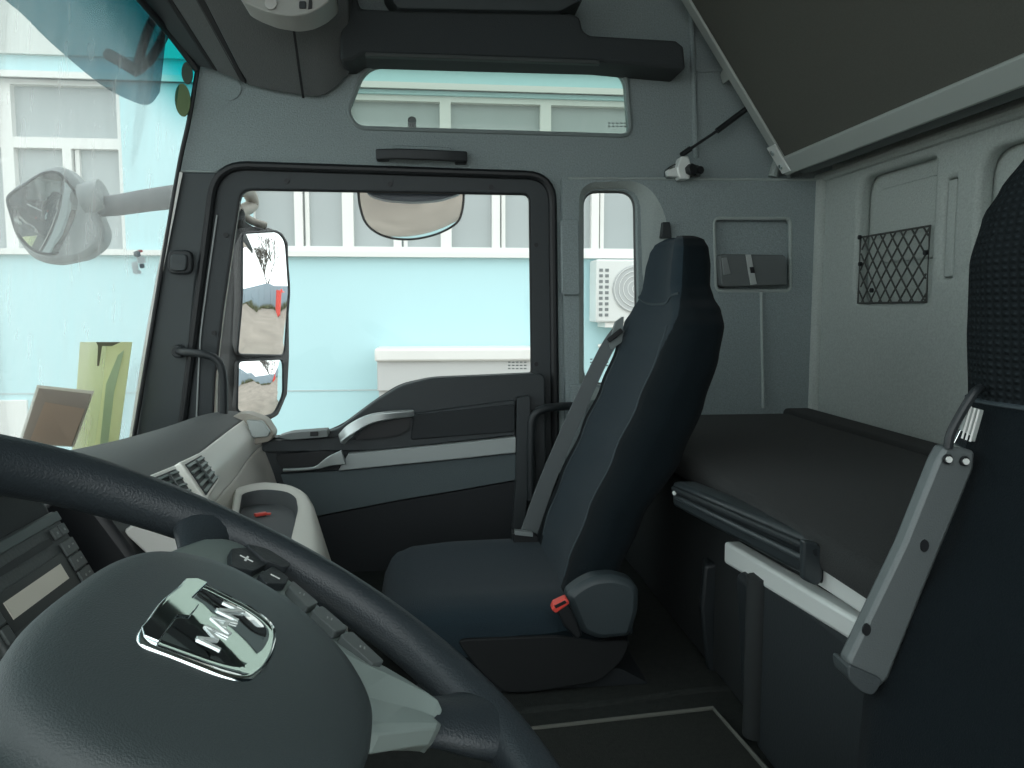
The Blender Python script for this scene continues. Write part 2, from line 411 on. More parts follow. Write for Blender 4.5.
for px, py, ry_ in ((187, 73, (5, 10)), (182.5, 100, (7, 15))):
    c = at(px, py, 2.165); n = 24
    prism('sensor_dot', [c+Vector((ry_[0]/780*2.165*cos(2*pi*i/n), 0, ry_[1]/780*2.165*sin(2*pi*i/n))) for i in range(n)], (0, .004, 0),
          mat('dot_dark', (.03, .05, .03), .5) if py < 90 else mat('dot_green', (.10, .15, .05), .5), ws)

# ---- header strips along the windscreen top (grooved)
hd = struct(empty('trim_1', at(215, 60, 2.1)))
def hline(p0, p1, Y0=2.17, Y1=1.95): return [at(*p0, Y0), at(*p1, Y1)]
def strip(name, a0, a1, b0, b1, m, dz=.0):
    # quad band between two lines, front line a, rear line b
    q = [at(*a0, 2.17), at(*a1, 1.98), at(*b1, 1.98), at(*b0, 2.17)]
    return prism(name, q, (0, 0, .02), m, hd, bevel=.002)
strip('header_pad', (197, 66), (103, -50), (213, 70), (134, -50), pillarp)
strip('groove', (213, 70), (134, -50), (218, 72), (140, -50), rubber)
strip('header_pad', (218, 72), (140, -50), (243, 82), (170, -50), consol)
strip('groove', (240, 81), (168, -50), (247, 85), (180, -50), rubber)

# ---- A pillar trim
ap = struct(pxprism('trim_2', [(179, 172), (217, 172), (196, 280), (185, 400), (178, 445), (134, 445), (153, 320)], YW-.012, .03, pillarp, bevel=.006, seg=3))

# ---- pillar knob
kn = thing('pillar_knob', 'small square black knob on the dark pillar trim beside the windscreen', 'knob', at(180, 262, YW-.01))
pxprism('bezel', [(167, 250), (192, 250), (192, 274), (167, 274)], YW-.03, .018, blackp, kn, r=.02, bevel=.004)
pxprism('button', [(170, 254), (187, 254), (186, 271), (170, 271)], YW-.04, .012, pillarp, kn, r=.012, bevel=.003)

# ================================================================== PASSENGER DOOR
door = struct(empty('door_1', at(385, 500, YW)))
win_in = roundpoly(XZ([(240, 189), (530, 194), (532, 374), (432, 378), (400, 385), (374, 402), (337, 430), (300, 437), (212, 437), (214, 380), (222, 310)], YW), [.03, .02, .012, .03, .03, .03, .05, .02, .01, .02, .02], 5)
fr_out = roundpoly(XZ([(219, 167), (553, 176), (562, 640), (150, 640)], YW), [.075, .065, .05, .05], 8)
plate('window_frame', fr_out, [win_in], 'Y', YW+.0, YW+.035, doorp, door, bevel=.004)
# outer seal tube round the door
so = roundpoly(XZ([(216, 165), (552, 176), (557, 620), (158, 620)], YW), [.085, .075, .05, .05], 8)
tube('door_seal', [(p[0], YW-.006, p[1]) for p in so], .012, rubber, door, closed=True, smoothn=0, seg=10)
# inner lip round the pane
tube('glass_seal', [(p[0], YW+.004, p[1]) for p in win_in], .004, rubber, door, closed=True, smoothn=0, seg=8)
mesh('glass_pane', [(p[0], YW+.022, p[1]) for p in win_in], [tuple(range(len(win_in)))], glass, door, smooth=False)
# beige metal reveal at the front of the frame
ribbon('metal_reveal', [at(236, 200, YW+.012), at(222, 300, YW+.012), at(214, 370, YW+.012), at(213, 432, YW+.012)], .02, .02, beige, door, wdir=(1, 0, 0), bevel=.002)
ribbon('metal_strip', [at(217, 215, YW-.004), at(205, 300, YW-.004), at(200, 345, YW-.004), at(196, 430, YW-.004)], .004, .004, mat('strip_lt', (.3, .33, .33), .5), door, wdir=(1, 0, 0))
for p in ((287, 181), (390, 184), (491, 187), (536, 245), (536, 364), (226, 235), (214, 333)):
    disc('screw', at(*p, YW-.002), (0, -1, 0), .0065, .003, rubber, door, seg=10)
# main panel
panel = [(200, 440), (300, 437), (337, 430), (374, 402), (400, 386), (432, 378), (545, 373), (548, 620), (150, 640)]
pxprism('door_panel', panel, YW-.055, .053, doorp, door, r=.02, bevel=.006, seg=3)
# upper shoulder
pxprism('shoulder_pad', [(412, 414), (515, 400), (515, 435), (380, 450), (262, 452), (262, 441), (335, 438), (352, 440), (395, 434)], YW-.075, .03, doorp, door, r=.008, bevel=.008, seg=3)
pxprism('recess_panel', [(414, 415), (515, 404), (515, 432), (410, 440)], YW-.080, .01, mat('recess_dark', (.016, .021, .024), .7), door, r=.01, bevel=.003)
pxprism('trim_strip', [(348, 454), (460, 443), (516, 437), (516, 453), (460, 459), (338, 471)], YW-.088, .03, mat('door_silver', (.36, .40, .40), .45, .2), door, bevel=.003)
pxprism('cloth_insert', [(338, 471), (460, 459), (516, 453), (516, 480), (460, 490), (400, 500), (318, 516), (290, 500), (280, 474)], YW-.072, .02, mat('door_cloth', (.085, .11, .118), .85, bump=.6, scale=500), door, r=.006, bevel=.005)
pxprism('lower_panel', [(250, 530), (318, 517), (400, 501), (460, 491), (516, 481), (514, 545), (500, 630), (230, 640)], YW-.068, .02, mat('door_low', (.012, .015, .018), .8), door, r=.01, bevel=.005)
pxprism('end_post', [(517, 398), (530, 396), (530, 470), (522, 545), (510, 560), (516, 480)], YW-.090, .05, doorp, door, r=.004, bevel=.006)
# release lever recess
pxprism('lever_recess', [(275, 455), (328, 450), (345, 454), (336, 466), (290, 472), (280, 468)], YW-.082, .01, rubber, door, r=.012, bevel=.002)
ribbon('release_lever', [at(283, 470, YW-.094), at(305, 469, YW-.094), at(318, 467, YW-.096), at(330, 461, YW-.1), at(344, 457, YW-.1)], lambda t: .008+.034*max(0, t-.45)/.55, .010, satin, door, wdir=(0, 0, 1), bevel=.002)
# switch pad
sp = pxprism('switch_pad', [(277, 437), (290, 433), (327, 430), (328, 437), (290, 440)], YW-.10, .05, mat('switch_grey', (.16, .18, .18), .5), door, r=.006, bevel=.003)
pxprism('switch', [(310, 432), (318, 431.5), (318, 436), (310, 436.5)], YW-.104, .008, rubber, sp, bevel=.001)
# grab pull
pxprism('pull_recess', [(354, 440), (370, 424), (412, 417), (408, 430), (396, 436)], YW-.092, .01, rubber, door, r=.01)
ribbon('grab_handle', [at(341, 440, YW-.10), at(351, 430, YW-.11), at(368, 420, YW-.115), at(388, 415.5, YW-.115), at(414, 413, YW-.10)], lambda t: .036-.018*t, .016, satin, door, wdir=(.5, 0, .8), bevel=.004, seg=3)

# ================================================================== SIDE WINDOWS
w2 = struct(empty('window_2', at(490, 100, YW)))
mesh('glass_pane', [(p[0], YW+.03, p[1]) for p in ro_up], [tuple(range(len(ro_up)))], glass_up, w2, smooth=False)
tube('window_frame', [(p[0], YW-.001, p[1]) for p in ro_up], .006, mat('frame_lt', (.20, .24, .24), .6), w2, closed=True, smoothn=0, seg=8)
w3 = struct(empty('window_3', at(610, 290, YW)))
mesh('glass_pane', [(p[0], YW+.045, p[1]) for p in ro_rs], [tuple(range(len(ro_rs)))], glass, w3, smooth=False)
tube('window_frame', [(p[0], YW+.03, p[1]) for p in ro_rs], .005, mat('frame_mid', (.10, .11, .11), .6), w3, closed=True, smoothn=0, seg=8)

etch = mat('etched_mark', (.16, .19, .19), .6)
def etched(par, px, py, Y, rows=3):
    its = []
    for r in range(rows):
        for k in range(5):
            c = at(px+k*4, py+r*3.2, Y)
            its.append(((c.x, c.y-.001, c.z-.0022), (c.x+.007, c.y, c.z+.0012)))
    boxes('etched_mark', its, etch, par)
etched(w2, 608, 123, YW+.028, 2); etched(w3, 590, 359, YW+.043); etched(door, 508, 362, YW+.02)

# ================================================================== DARK ROOF SHELF AND OVERHEAD LOCKER
sh = tag(pxprism('roof_shelf', [(340, -60), (360, 8), (400, 10), (572, 13), (580, 17), (583, 30), (590, 35), (676, 40), (684, 46), (686, 69), (662, 67), (600, 61), (460, 57), (362, 54), (352, 60), (340, 60)], 2.08, .13, darkfelt, bevel=.008, seg=3),
         'long dark felt shelf moulding stepping down above the upper side window', 'shelf')
pxprism('shelf_lip', [(365, 56), (460, 59), (600, 64), (600, 60), (460, 55), (366, 52)], 2.07, .02, mat('lip', (.05, .06, .06), .7), sh, bevel=.002)
pxprism('shelf_top', [(398, 8), (560, 11), (585, -2), (560, -20), (380, -20)], 2.06, .14, pillarp, sh, r=.01, bevel=.01)

lk = thing('overhead_locker', 'large grey padded overhead locker hanging above the windscreen corner', 'locker', at(280, 60, 2.0))
A = [(247, 85), (262, 89), (275, 91.5), (303, 96), (318, 97), (326, 95), (336, 88), (350, 73), (353, 40), (353, -60), (247, -60)]
B = [(168, -70), (200, -72), (225, -74), (282, -76), (300, -76), (312, -76), (330, -78), (346, -80), (350, -90), (350, -160), (170, -160)]
loft('locker_body', [[at(*p, 2.18) for p in A], [at(*p, 1.9) for p in B]], consol, lk, bevel=.004, auto=50)
prism('seam', [at(302, 97.5, 2.16), at(304.5, 97.7, 2.16), at(291, 0, 1.99), at(288.5, 0, 1.99)], (0, 0, -.0015), rubber, lk, smooth=False)
# light unit
lu = thing('roof_lamp', 'pale grey roof lamp with two small buttons on the locker underside', 'lamp', at(285, 5, 1.85))
Yl = 1.84
lam = [(238, -2), (252, 6), (270, 13), (292, 16.5), (308, 14), (322, 7), (334, -4), (330, -30), (240, -30)]
pxprism('lamp_body', lam, Yl, .10, mat('lamp_pale', (.36, .37, .35), .5), lu, r=.012, bevel=.006, seg=3)
c = at(271, 4, Yl-.002)
disc('button', c, (0, -1, .1), .013, .004, mat('btn_pale', (.5, .5, .48), .4), lu, seg=20, bevel=.001)
pxprism('button', [(299, 1), (306, 1), (306, 8), (299, 8)], Yl-.006, .006, blackp, lu, r=.003, bevel=.001)
pxprism('lamp_slot', [(309, -2), (312, -2), (312, 8), (308, 9)], Yl-.003, .004, rubber, lu)

# ================================================================== HANDLES
def grab(name, label, body, m, feet=None):
    t = thing(name, label, 'grab handle', body[0]); return t
g1 = thing('grab_handle', 'flat black grab handle on the wall above the passenger door', 'grab handle', at(422, 156, YW))
pxprism('backing_plate', [(392, 145), (452, 147), (454, 160), (392, 158)], YW-.012, .011, liner, g1, r=.012, bevel=.003)
ribbon('bar', [at(376, 154.5, YW-.03), at(400, 154, YW-.045), at(440, 155.5, YW-.045), at(467, 157, YW-.03)], .028, .012, blackp, g1, wdir=(0, 0, 1), bevel=.004, seg=3)
pxprism('foot', [(376, 149), (389, 149), (389, 160), (376, 160)], YW-.032, .031, blackp, g1, r=.006, bevel=.004)
pxprism('foot', [(455, 151), (467, 151), (467, 163), (455, 163)], YW-.032, .031, blackp, g1, r=.006, bevel=.004)

g2 = thing('grab_handle', 'bent black tubular grab handle rising from the dash at the windscreen pillar', 'grab handle', at(225, 415, YW-.08))
tube('bar', [at(179, 351, YW-.03), at(186, 352, YW-.07), at(202, 354, YW-.09), at(214, 358, YW-.09), at(221, 367, YW-.09), at(223.5, 385, YW-.09), at(223.5, 418, YW-.09)], .0105, blackp, g2, seg=14)
disc('foot', at(180, 351, YW-.012), (0, -1, 0), .018, .022, blackp, g2, bevel=.004)
g3 = thing('grab_handle', 'black bent grab handle on the pillar between door and passenger seat', 'grab handle', at(573, 405, YW-.03))
tube('bar', [at(573, 406, YW-.05), at(556, 407, YW-.09), at(541, 410, YW-.10), at(533, 418, YW-.10), at(531, 435, YW-.10), at(531, 500, YW-.10)], .0115, blackp, g3, seg=14)
pxprism('bracket', [(571, 385), (584, 385), (586, 412), (571, 414)], YW-.055, .024, liner, g3, r=.006, bevel=.004)

# coat hook
hk = tag(pxprism('coat_hook', [(663, 222), (670, 222), (672, 238), (661, 238)], YW-.05, .019, blackp, bevel=.002), 'small black hook on the side wall just above the passenger headrest', 'hook')

# ================================================================== LAMP UNIT IN RECESS
ll = thing('reading_lamp', 'grey rectangular reading lamp set in the side wall recess', 'lamp', at(754, 270, YW-.03))
Yr = YW-.055
pxprism('lamp_body', [(719, 254), (786, 255), (787, 285), (722, 287)], Yr, .048, mat('lamp_grey', (.12, .135, .135), .5), ll, r=.012, bevel=.008, seg=3)
pxprism('lamp_lens', [(722, 258), (727, 257), (731, 274), (724, 275)], Yr-.004, .01, mat('lens', (.22, .24, .24), .3), ll, bevel=.001)
pxprism('lamp_band', [(746, 254.5), (751, 254.5), (757, 284), (751, 285)], Yr-.005, .012, mat('band_pale', (.42, .45, .44), .4), ll, bevel=.001)
pxprism('switch', [(750, 267), (754, 267), (755, 273), (751, 273)], Yr-.008, .006, rubber, ll, bevel=.001)

# ================================================================== NET POCKET on rear wall
npk = thing('net_pocket', 'dark elastic net pocket stretched across the rear wall recess', 'net', (XR-.02, 1.9, .1))
Y0, Y1, Z0, Z1 = yA0-.015, yA1+.012, .018, .19
xn = XR-.016
for s in (1, -1):
    segs = []
    V, F = [], []
    L = Z1-Z0; step = .042
    k = -6
    while k < 14:
        ya = Y1+k*step
        a = (ya, Z0) ; b = (ya+L*.85, Z1)
        if s < 0: a, b = (ya, Z1), (ya+L*.85, Z0)
        pts = []
        for t in [i/16 for i in range(17)]:
            y = a[0]+(b[0]-a[0])*t; z = a[1]+(b[1]-a[1])*t
            if Y1 <= y <= Y0: pts.append(Vector((xn-.004*sin(pi*(y-Y1)/(Y0-Y1))-.0015*s, y, z)))
        if len(pts) > 1:
            n0 = len(V); r = .0022
            for p in pts:
                for j in range(5): V.append(p+Vector((r*cos(2*pi*j/5), r*.7*sin(2*pi*j/5), r*.7*sin(2*pi*j/5)+0)) if False else p+Vector((r*cos(2*pi*j/5), 0, 0))+Vector((0, 1, -s)).normalized()*r*sin(2*pi*j/5))
            for i in range(len(pts)-1):
                for j in range(5): F.append((n0+i*5+j, n0+i*5+(j+1) % 5, n0+(i+1)*5+(j+1) % 5, n0+(i+1)*5+j))
        k += 1
    mesh('net_cords', V, F, mat('net_cord', (.06, .065, .06), .8), npk)
tube('net_border', [(xn, Y0, Z1), (xn, Y1, Z1), (xn, Y1, Z0), (xn, Y0, Z0)], .003, mat('net_cord', (0, 0, 0)), npk, closed=True, smoothn=0, seg=6)
for y, z in ((Y0-.004, Z1), (Y0-.012, .12), (Y1+.004, .13), (1.9, .05)):
    disc('hook', (xn-.002, y, z), (-1, 0, 0), .006, .006, rubber, npk, seg=10)

# ================================================================== UPPER BUNK
ub = thing('upper_bunk', 'folded-up upper bunk with dark fabric underside and pale metal edge rails', 'bunk', (1.0, 1.2, .39))
b0 = Vector((1.0, 0, .385)); bd = (at(703, 0, 2.12)-at(800, 163, 2.12)); bd.y = 0; bd.normalize()
bn = Vector((-bd.z, 0, bd.x)); bn = bn if bn.x > 0 else -bn     # back side of the panel (towards rear/up)
Ln = .78
def bp(t, y, h=0): v = b0+bd*t+bn*h; return Vector((v.x, y, v.z))
prism('panel', [bp(.02, 2.10), bp(Ln, 2.10), bp(Ln, .14), bp(.02, .14)], bn*.03, bunkund, ub, bevel=.003)
prism('edge_rail', [bp(-.005, 2.095, -.006), bp(Ln, 2.095, -.006), bp(Ln, 2.135, -.006), bp(-.005, 2.135, -.006)], bn*.045, alum_matt, ub, bevel=.004)
prism('edge_rail', [bp(-.01, 2.135, -.008), bp(.042, 2.135, -.008), bp(.042, .12, -.008), bp(-.01, .12, -.008)], bn*.05, alum_matt, ub, bevel=.005)
tube('bolster', [(1.055, 2.13, .425), (1.055, .12, .425)], .045, mat('bolster_grey', (.16, .18, .18), .8, bump=.4, scale=300), ub, smoothn=1, seg=20)
hb = prism('hinge_bracket', [bp(.0, 2.09, -.012), bp(.085, 2.09, -.012), bp(.085, 2.138, -.012), bp(.0, 2.138, -.012)], bn*.006, alum, ub, bevel=.002)
for t in (.022, .066): disc('bolt', bp(t, 2.115, -.013), -bn, .0075, .005, chrome, hb, seg=12, bevel=.001)
prism('catch', [bp(.31, 2.137), bp(.335, 2.137), bp(.325, 2.175), bp(.30, 2.19), bp(.298, 2.137)], bn*.02, alum_matt, ub, bevel=.002)
# gas strut
gst = thing('gas_strut', 'thin black gas strut running from the wall bracket up to the upper bunk', 'strut', at(686, 152, 2.16))
p0, p1, p2 = at(684, 153, 2.15), at(717, 131, 2.145), at(757, 101, 2.14)
tube('rod', [p0, p1], .0035, chrome, gst, smoothn=1, seg=8); MATS
tube('rod_sleeve', [p0.lerp(p1, .05), p1], .004, rubber, gst, smoothn=1, seg=8)
tube('cylinder', [p1, p2], .008, rubber, gst, smoothn=1, seg=12)
tube('end_socket', [p0+Vector((-.008, 0, -.006)), p0.lerp(p1, .2)], .0075, rubber, gst, smoothn=1, seg=10)
br = thing('strut_bracket', 'shiny metal latch bracket on the wall ledge holding the thin strut', 'bracket', at(686, 178, 2.17))
pxprism('base_plate', [(667, 168), (676, 163), (700, 165), (701, 177), (667, 178)], 2.15, .03, mat('bracket_metal', (.25, .27, .27), .25, .9), br, r=.008, bevel=.003)
pxprism('post', [(681, 156), (689, 156), (692, 168), (690, 179), (680, 179), (677, 168)], 2.125, .04, alum, br, r=.006, bevel=.004)
disc('knob', at(689, 170, 2.12), (0.3, -1, 0), .016, .02, rubber, br, seg=6, bevel=.003)
pxprism('latch', [(667, 170), (677, 167), (681, 177), (668, 176)], 2.13, .02, alum, br, r=.004, bevel=.003)
disc('knob', at(697, 171, 2.14), (0.3, -1, 0), .011, .02, rubber, br, seg=12, bevel=.003)

# ================================================================== LOWER BUNK
lb = thing('lower_bunk', 'lower sleeper bunk with dark mattress behind the passenger seat', 'bunk', (.8, 1.2, ZF))
def rrect(x0, x1, z0, z1, r=.025, n=5): return roundpoly([(x0, z0), (x1, z0), (x1, z1), (x0, z1)], r, n)
secs = []
for y, dx, dz in ((2.168, 0.0, 0), (2.14, 0, .004), (1.9, 0, .0), (1.6, 0, 0), (1.2, 0, -.002), (.80, 0, 0), (.785, .17, 0), (.12, .17, 0)):
    secs.append([(p[0], y, p[1]) for p in rrect(.518+dx, XR-.03, -.352, -.302+dz, .02)])
loft('mattress', secs, matt, lb, bevel=.004, auto=50)
# pad at the corner
secs = [[(p[0], y, p[1]) for p in rrect(1.03, XR-.032, -.32, z, .02)] for y, z in ((2.166, -.286), (1.95, -.288), (1.5, -.292), (1.0, -.299))]
loft('corner_pad', secs, matt, lb, auto=50)
# black handle bar along the front
H0 = [at(672, 481, 1.40), at(672, 506, 1.40)]; H1 = [at(821, 543, .975), at(821, 586, .975)]
def bar3(name, a_top, a_bot, b_top, b_bot, dx, m, parent, bev=.004, **k):
    return prism(name, [a_top, b_top, b_bot, a_bot], (dx, 0, 0), m, parent, bevel=bev, **k)
hb2 = bar3('front_rail', H0[0], H0[1], H1[0], H1[1], .045, mat('rail_black', (.030, .038, .042), .32), lb, .008, seg=3)
prism('rail_end', [at(x, y, .968) for x, y in ((803, 540), (818, 543), (823, 550), (823, 580), (818, 587), (803, 580))], (0, .012, 0), mat('rail_black', (0, 0, 0)), hb2, bevel=.004, seg=3)
tube('rail_ridge', [at(674, 489, 1.385), at(817, 552, .968)], .006, blackp, hb2, smoothn=1, seg=10)
tube('rail_ridge', [at(676, 497, 1.385), at(806, 560, .975)], .0045, mat('ridge_sheen', (.05, .06, .065), .3), hb2, smoothn=1, seg=10)
disc('screw', at(675, 493, 1.37), (-1, -.3, 0), .004, .003, alum, hb2, seg=10)
# aluminium rails
def ext(p, q, Y):   # extend line p->q to lateral position Y
    t = (Y-p.y)/(q.y-p.y); return p+(q-p)*t
a, b = at(724, 541, 1.33), at(868, 617, .90); c_, d_ = at(724, 563, 1.33), at(858, 642, .90)
d_.x = c_.x = a.x; b.x = a.x
bar3('lower_rail', a, c_, ext(a, b, .79), ext(c_, d_, .79), .03, alum, lb, .006, seg=3)
a2, b2 = at(815, 560, 1.0), at(884, 597, .865); c2, d2 = at(815, 583, 1.0), at(872, 619, .865)
for v in (b2, c2, d2): v.x = a2.x
bar3('upper_rail', a2, c2, ext(a2, b2, .79), ext(c2, d2, .79), .02, alum, lb, .003)
# base box
box('bunk_base', (.70, .12, ZF), (XR-.03, 2.165, -.39), mat('base_dark', (.016, .020, .021), .8), lb, bevel=.01)
box('base_front', (.56, .79, ZF), (.71, 2.165, -.39), mat('base_dark', (0, 0, 0)), lb, bevel=.01)
box('base_panel', (.53, .79, ZF+.002), (.57, 1.18, -.42), mat('base_panel', (.014, .020, .023), .75, bump=.3), lb, bevel=.01)
p_ = [(752, 588), (762, 583), (790, 596), (793, 620), (793, 716), (757, 704)]
prism('support_post', [at(x, y, 1.17) for x, y in p_], (0, .07, 0), blackp, lb, bevel=.012, seg=3)
tube('corner_fillet', [(.53, 1.18, -.43), (.53, 1.18, ZF+.02)], .02, mat('base_dark', (0, 0, 0)), lb, smoothn=1)
prism('side_flap', [at(704, 565, 1.45), at(722, 563, 1.45), at(716, 620, 1.45), at(722, 690, 1.45), at(706, 668, 1.45), at(700, 610, 1.45)], (.02, .06, 0), blackp, lb, bevel=.008)

# ================================================================== FLOOR MAT
fm = thing('floor_mat', 'dark carpet mat with a thin pale edging on the cab floor', 'mat', (.3, 1.2, ZF))
q = [atZ(500, 733, ZF+.012), atZ(713, 709, ZF+.012), atZ(775, 780, ZF+.012), atZ(860, 900, ZF+.012), atZ(480, 960, ZF+.012)]
prism('mat_body', q, (0, 0, -.010), matcar, fm, bevel=.003)
tube('mat_edging', [p+Vector((0, 0, .001)) for p in q], .0045, matedge, fm, closed=True, smoothn=0, seg=8)
# carpet folds near the base
fd = struct(empty('trim_3', (.4, 1.5, ZF)))
tube('carpet_ridge', [atZ(500, 712, ZF), atZ(600, 703, ZF), atZ(700, 690, ZF), atZ(740, 688, ZF)], .012, carpet, fd, flat=.5)
tube('carpet_ridge', [atZ(735, 686, ZF), atZ(760, 705, ZF), atZ(790, 722, ZF), atZ(800, 726, ZF)], .014, carpet, fd, flat=.8)
# ================================================================== SEATS
def interp(keys, t):
    for (t0, *a), (t1, *b) in zip(keys, keys[1:]):
        if t <= t1:
            u = (t-t0)/(t1-t0); u = max(0, min(1, u)); u = u*u*(3-2*u)*.5+u*.5
            return [x+(y-x)*u for x, y in zip(a, b)]
    return list(keys[-1][1:])
def seatsurf(keys, z, a, cy, e=3.0, dish=.02):
    """keys: (z, xfront, xrear, halfwidth); a angle; returns a point on the back rest surface"""
    xf, xr, hw = interp(keys, z)
    c, s = cos(a), sin(a)
    y = math.copysign(abs(s)**(2/e), s)*hw
    k = math.copysign(abs(c)**(2/e), c)
    cx, dx = (xf+xr)/2, (xr-xf)/2
    x = cx-k*dx
    if k > 0: x += dish*(1-min(1, abs(y/hw)/.75)**2)*k
    return Vector((x, cy+y, z))
def backrest(name, keys, cy, parent, mats, e=3.0, dish=.02, cen=.62, zc=None, NZ=110, NA=160, zm=None):
    z0, z1 = keys[0][0], keys[-1][0]
    secs = []
    zs = [z0+(z1-z0)*(1-(1-i/NZ)**1.25) for i in range(NZ+1)]
    for z in zs: secs.append([seatsurf(keys, z, 2*pi*j/NA, cy, e, dish) for j in range(NA)])
    V = [v for s in secs for v in s]; F = []; fmi = []
    for i in range(NZ):
        for j in range(NA):
            F.append((i*NA+j, i*NA+(j+1) % NA, (i+1)*NA+(j+1) % NA, (i+1)*NA+j))
            am = 2*pi*(j+.5)/NA
            yy = abs(sin(am))**(2/e)
            front = cos(am) > 0
            fmi.append(1 if (front and yy < cen(zs[i]) ) else 0)
    F.append(tuple(range(NA))); F.append(tuple(range(NZ*NA, NZ*NA+NA))); fmi += [0, 0]
    return mesh(name, V, F, None, parent, mats=mats, fm=fmi, auto=60)

ps = thing('passenger_seat', 'dark navy fabric passenger seat with integrated headrest and seat belt', 'seat', (.15, 1.64, ZF))
CY = 1.64
pk = [(-.60, .265, .34, .19), (-.57, .245, .37, .225), (-.50, .262, .378, .24), (-.40, .30, .42, .243), (-.28, .352, .50, .245), (-.18, .398, .540, .245), (-.09, .435, .565, .246), (-.03, .455, .575, .240),
      (.00, .467, .578, .205), (.025, .474, .576, .160), (.05, .478, .575, .135), (.09, .482, .577, .128), (.125, .489, .575, .115), (.143, .497, .57, .095), (.152, .510, .56, .065), (.155, .52, .55, .03)]
cenf = lambda z: (.60 if z < -.12 else .60+(.95-.60)*min(1, (z+.12)/.16))
backrest('backrest', pk, CY, ps, [seatd, seatc], e=3.2, dish=.022, cen=cenf)
# piping
def pip(a, z0, z1, n=24, r=.0028): return [seatsurf(pk, z0+(z1-z0)*i/n, a, CY, 3.2, .022)+Vector((-.001, 0, 0)) for i in range(n+1)]
def ang(yf, e=3.2): return math.asin(min(1, yf**(e/2)))
for s in (1, -1):
    tube('piping', [seatsurf(pk, -.53+.50*i/24, s*ang(.62+.0*i), CY, 3.2, .022) for i in range(25)], .0028, mat('piping', (.028, .042, .05), .7), ps, smoothn=1, seg=6)
tube('piping', [seatsurf(pk, .012+.02*abs(cos(pi*i/20))**2, s2, CY, 3.2, .022) for i, s2 in [(i, -ang(.9)+2*ang(.9)*i/20) for i in range(21)]], .003, mat('piping', (0, 0, 0)), ps, smoothn=1, seg=6)
# cushion: loft along X
def sect(x, y0, y1, z0, z1, r, dishz=0, n=7):
    P = roundpoly([(y0, z0), (y1, z0), (y1, z1), (y0, z1)], [r*.6, r*.6, r, r], n)
    # densify top by dish
    out = []
    for p in P: out.append(Vector((x, p[0], p[1])))
    return out
def cushion(name, keys, m, parent, **k):
    # keys: x, halfwidth, zbot, ztop ; superellipse in YZ with dish on top
    N = 48; secs = []
    xs0, xs1 = keys[0][0], keys[-1][0]
    for i in range(41):
        x = xs0+(xs1-xs0)*i/40
        hw, zb, zt, ds = interp(keys, x)
        s_ = []
        for j in range(N):
            a = 2*pi*j/N; c, s = cos(a), sin(a)
            y = math.copysign(abs(c)**(2/4.5), c)*hw; kz = math.copysign(abs(s)**(2/4.5), s)
            z = (zb+zt)/2+kz*(zt-zb)/2
            if kz > 0: z -= ds*(1-min(1, abs(y/hw)/.7)**2)
            s_.append(Vector((x, CY+y, z)))
        secs.append(s_)
    return loft(name, secs, m, parent, auto=60, **k)
DZ = -.018
def low_(K): return [(k[0]+.012, k[1], k[2]+DZ, k[3]+DZ, k[4]) for k in K]
cushion('cushion', low_([(-.115, .12, -.60, -.575, 0), (-.108, .18, -.625, -.56, 0), (-.09, .215, -.645, -.548, 0), (-.05, .236, -.655, -.537, .004), (.05, .243, -.655, -.530, .012), (.2, .243, -.65, -.528, .018), (.32, .235, -.645, -.53, .015), (.38, .2, -.63, -.55, 0)]), seatc, ps)
cushion('cushion_border', low_([(-.112, .11, -.64, -.60, 0), (-.09, .2, -.66, -.59, 0), (0, .236, -.67, -.575, 0), (.15, .2465, -.67, -.562, 0), (.30, .246, -.67, -.56, 0), (.37, .2, -.65, -.57, 0)]), seatd, ps)
secs = [[(p[0], y, p[1]) for p in roundpoly([(-.0, ZF+.01), (.30, ZF+.01), (.40, -.645), (-.03, -.645)], .03, 5)] for y in (CY-.2, CY+.2)]
loft('seat_base', secs, mat('seat_base', (.010, .014, .017), .7), ps, bevel=.015, seg=3)
secs = [[(p[0], y, p[1]) for p in roundpoly([(-.04, ZF+.0), (.42, ZF+.0), (.36, ZF+.035), (-.02, ZF+.035)], .01, 3)] for y in (CY-.23, CY+.23)]
loft('seat_rail', secs, mat('seat_base', (0, 0, 0)), ps, bevel=.006)
# recliner cover
pxprism('recliner_cover', [(566, 596), (580, 585), (594, 578), (614, 576), (632, 581), (640, 590), (639, 614), (631, 638), (600, 641), (582, 634), (573, 612)], 1.36, .05, seatpl, ps, r=.012, bevel=.012, seg=4)
pxprism('lower_shell', [(455, 640), (560, 636), (600, 642), (632, 640), (622, 662), (600, 682), (540, 692), (505, 694), (480, 672)], 1.39, .06, mat('shell', (.004, .006, .007), .8), ps, r=.02, bevel=.012, seg=3)
# buckle
bk = pxprism('buckle', [(556, 610), (568, 603), (577, 620), (583, 636), (576, 640), (564, 626)], 1.335, .022, rubber, ps, bevel=.004)
pxprism('buckle_button', [(551.5, 610), (554, 604), (567, 598), (570, 604), (556, 614)], 1.332, .022, red, bk, bevel=.003)
pxprism('buckle_slot', [(554, 606), (565, 600.5), (567, 603), (556, 608.5)], 1.3305, .003, rubber, bk)
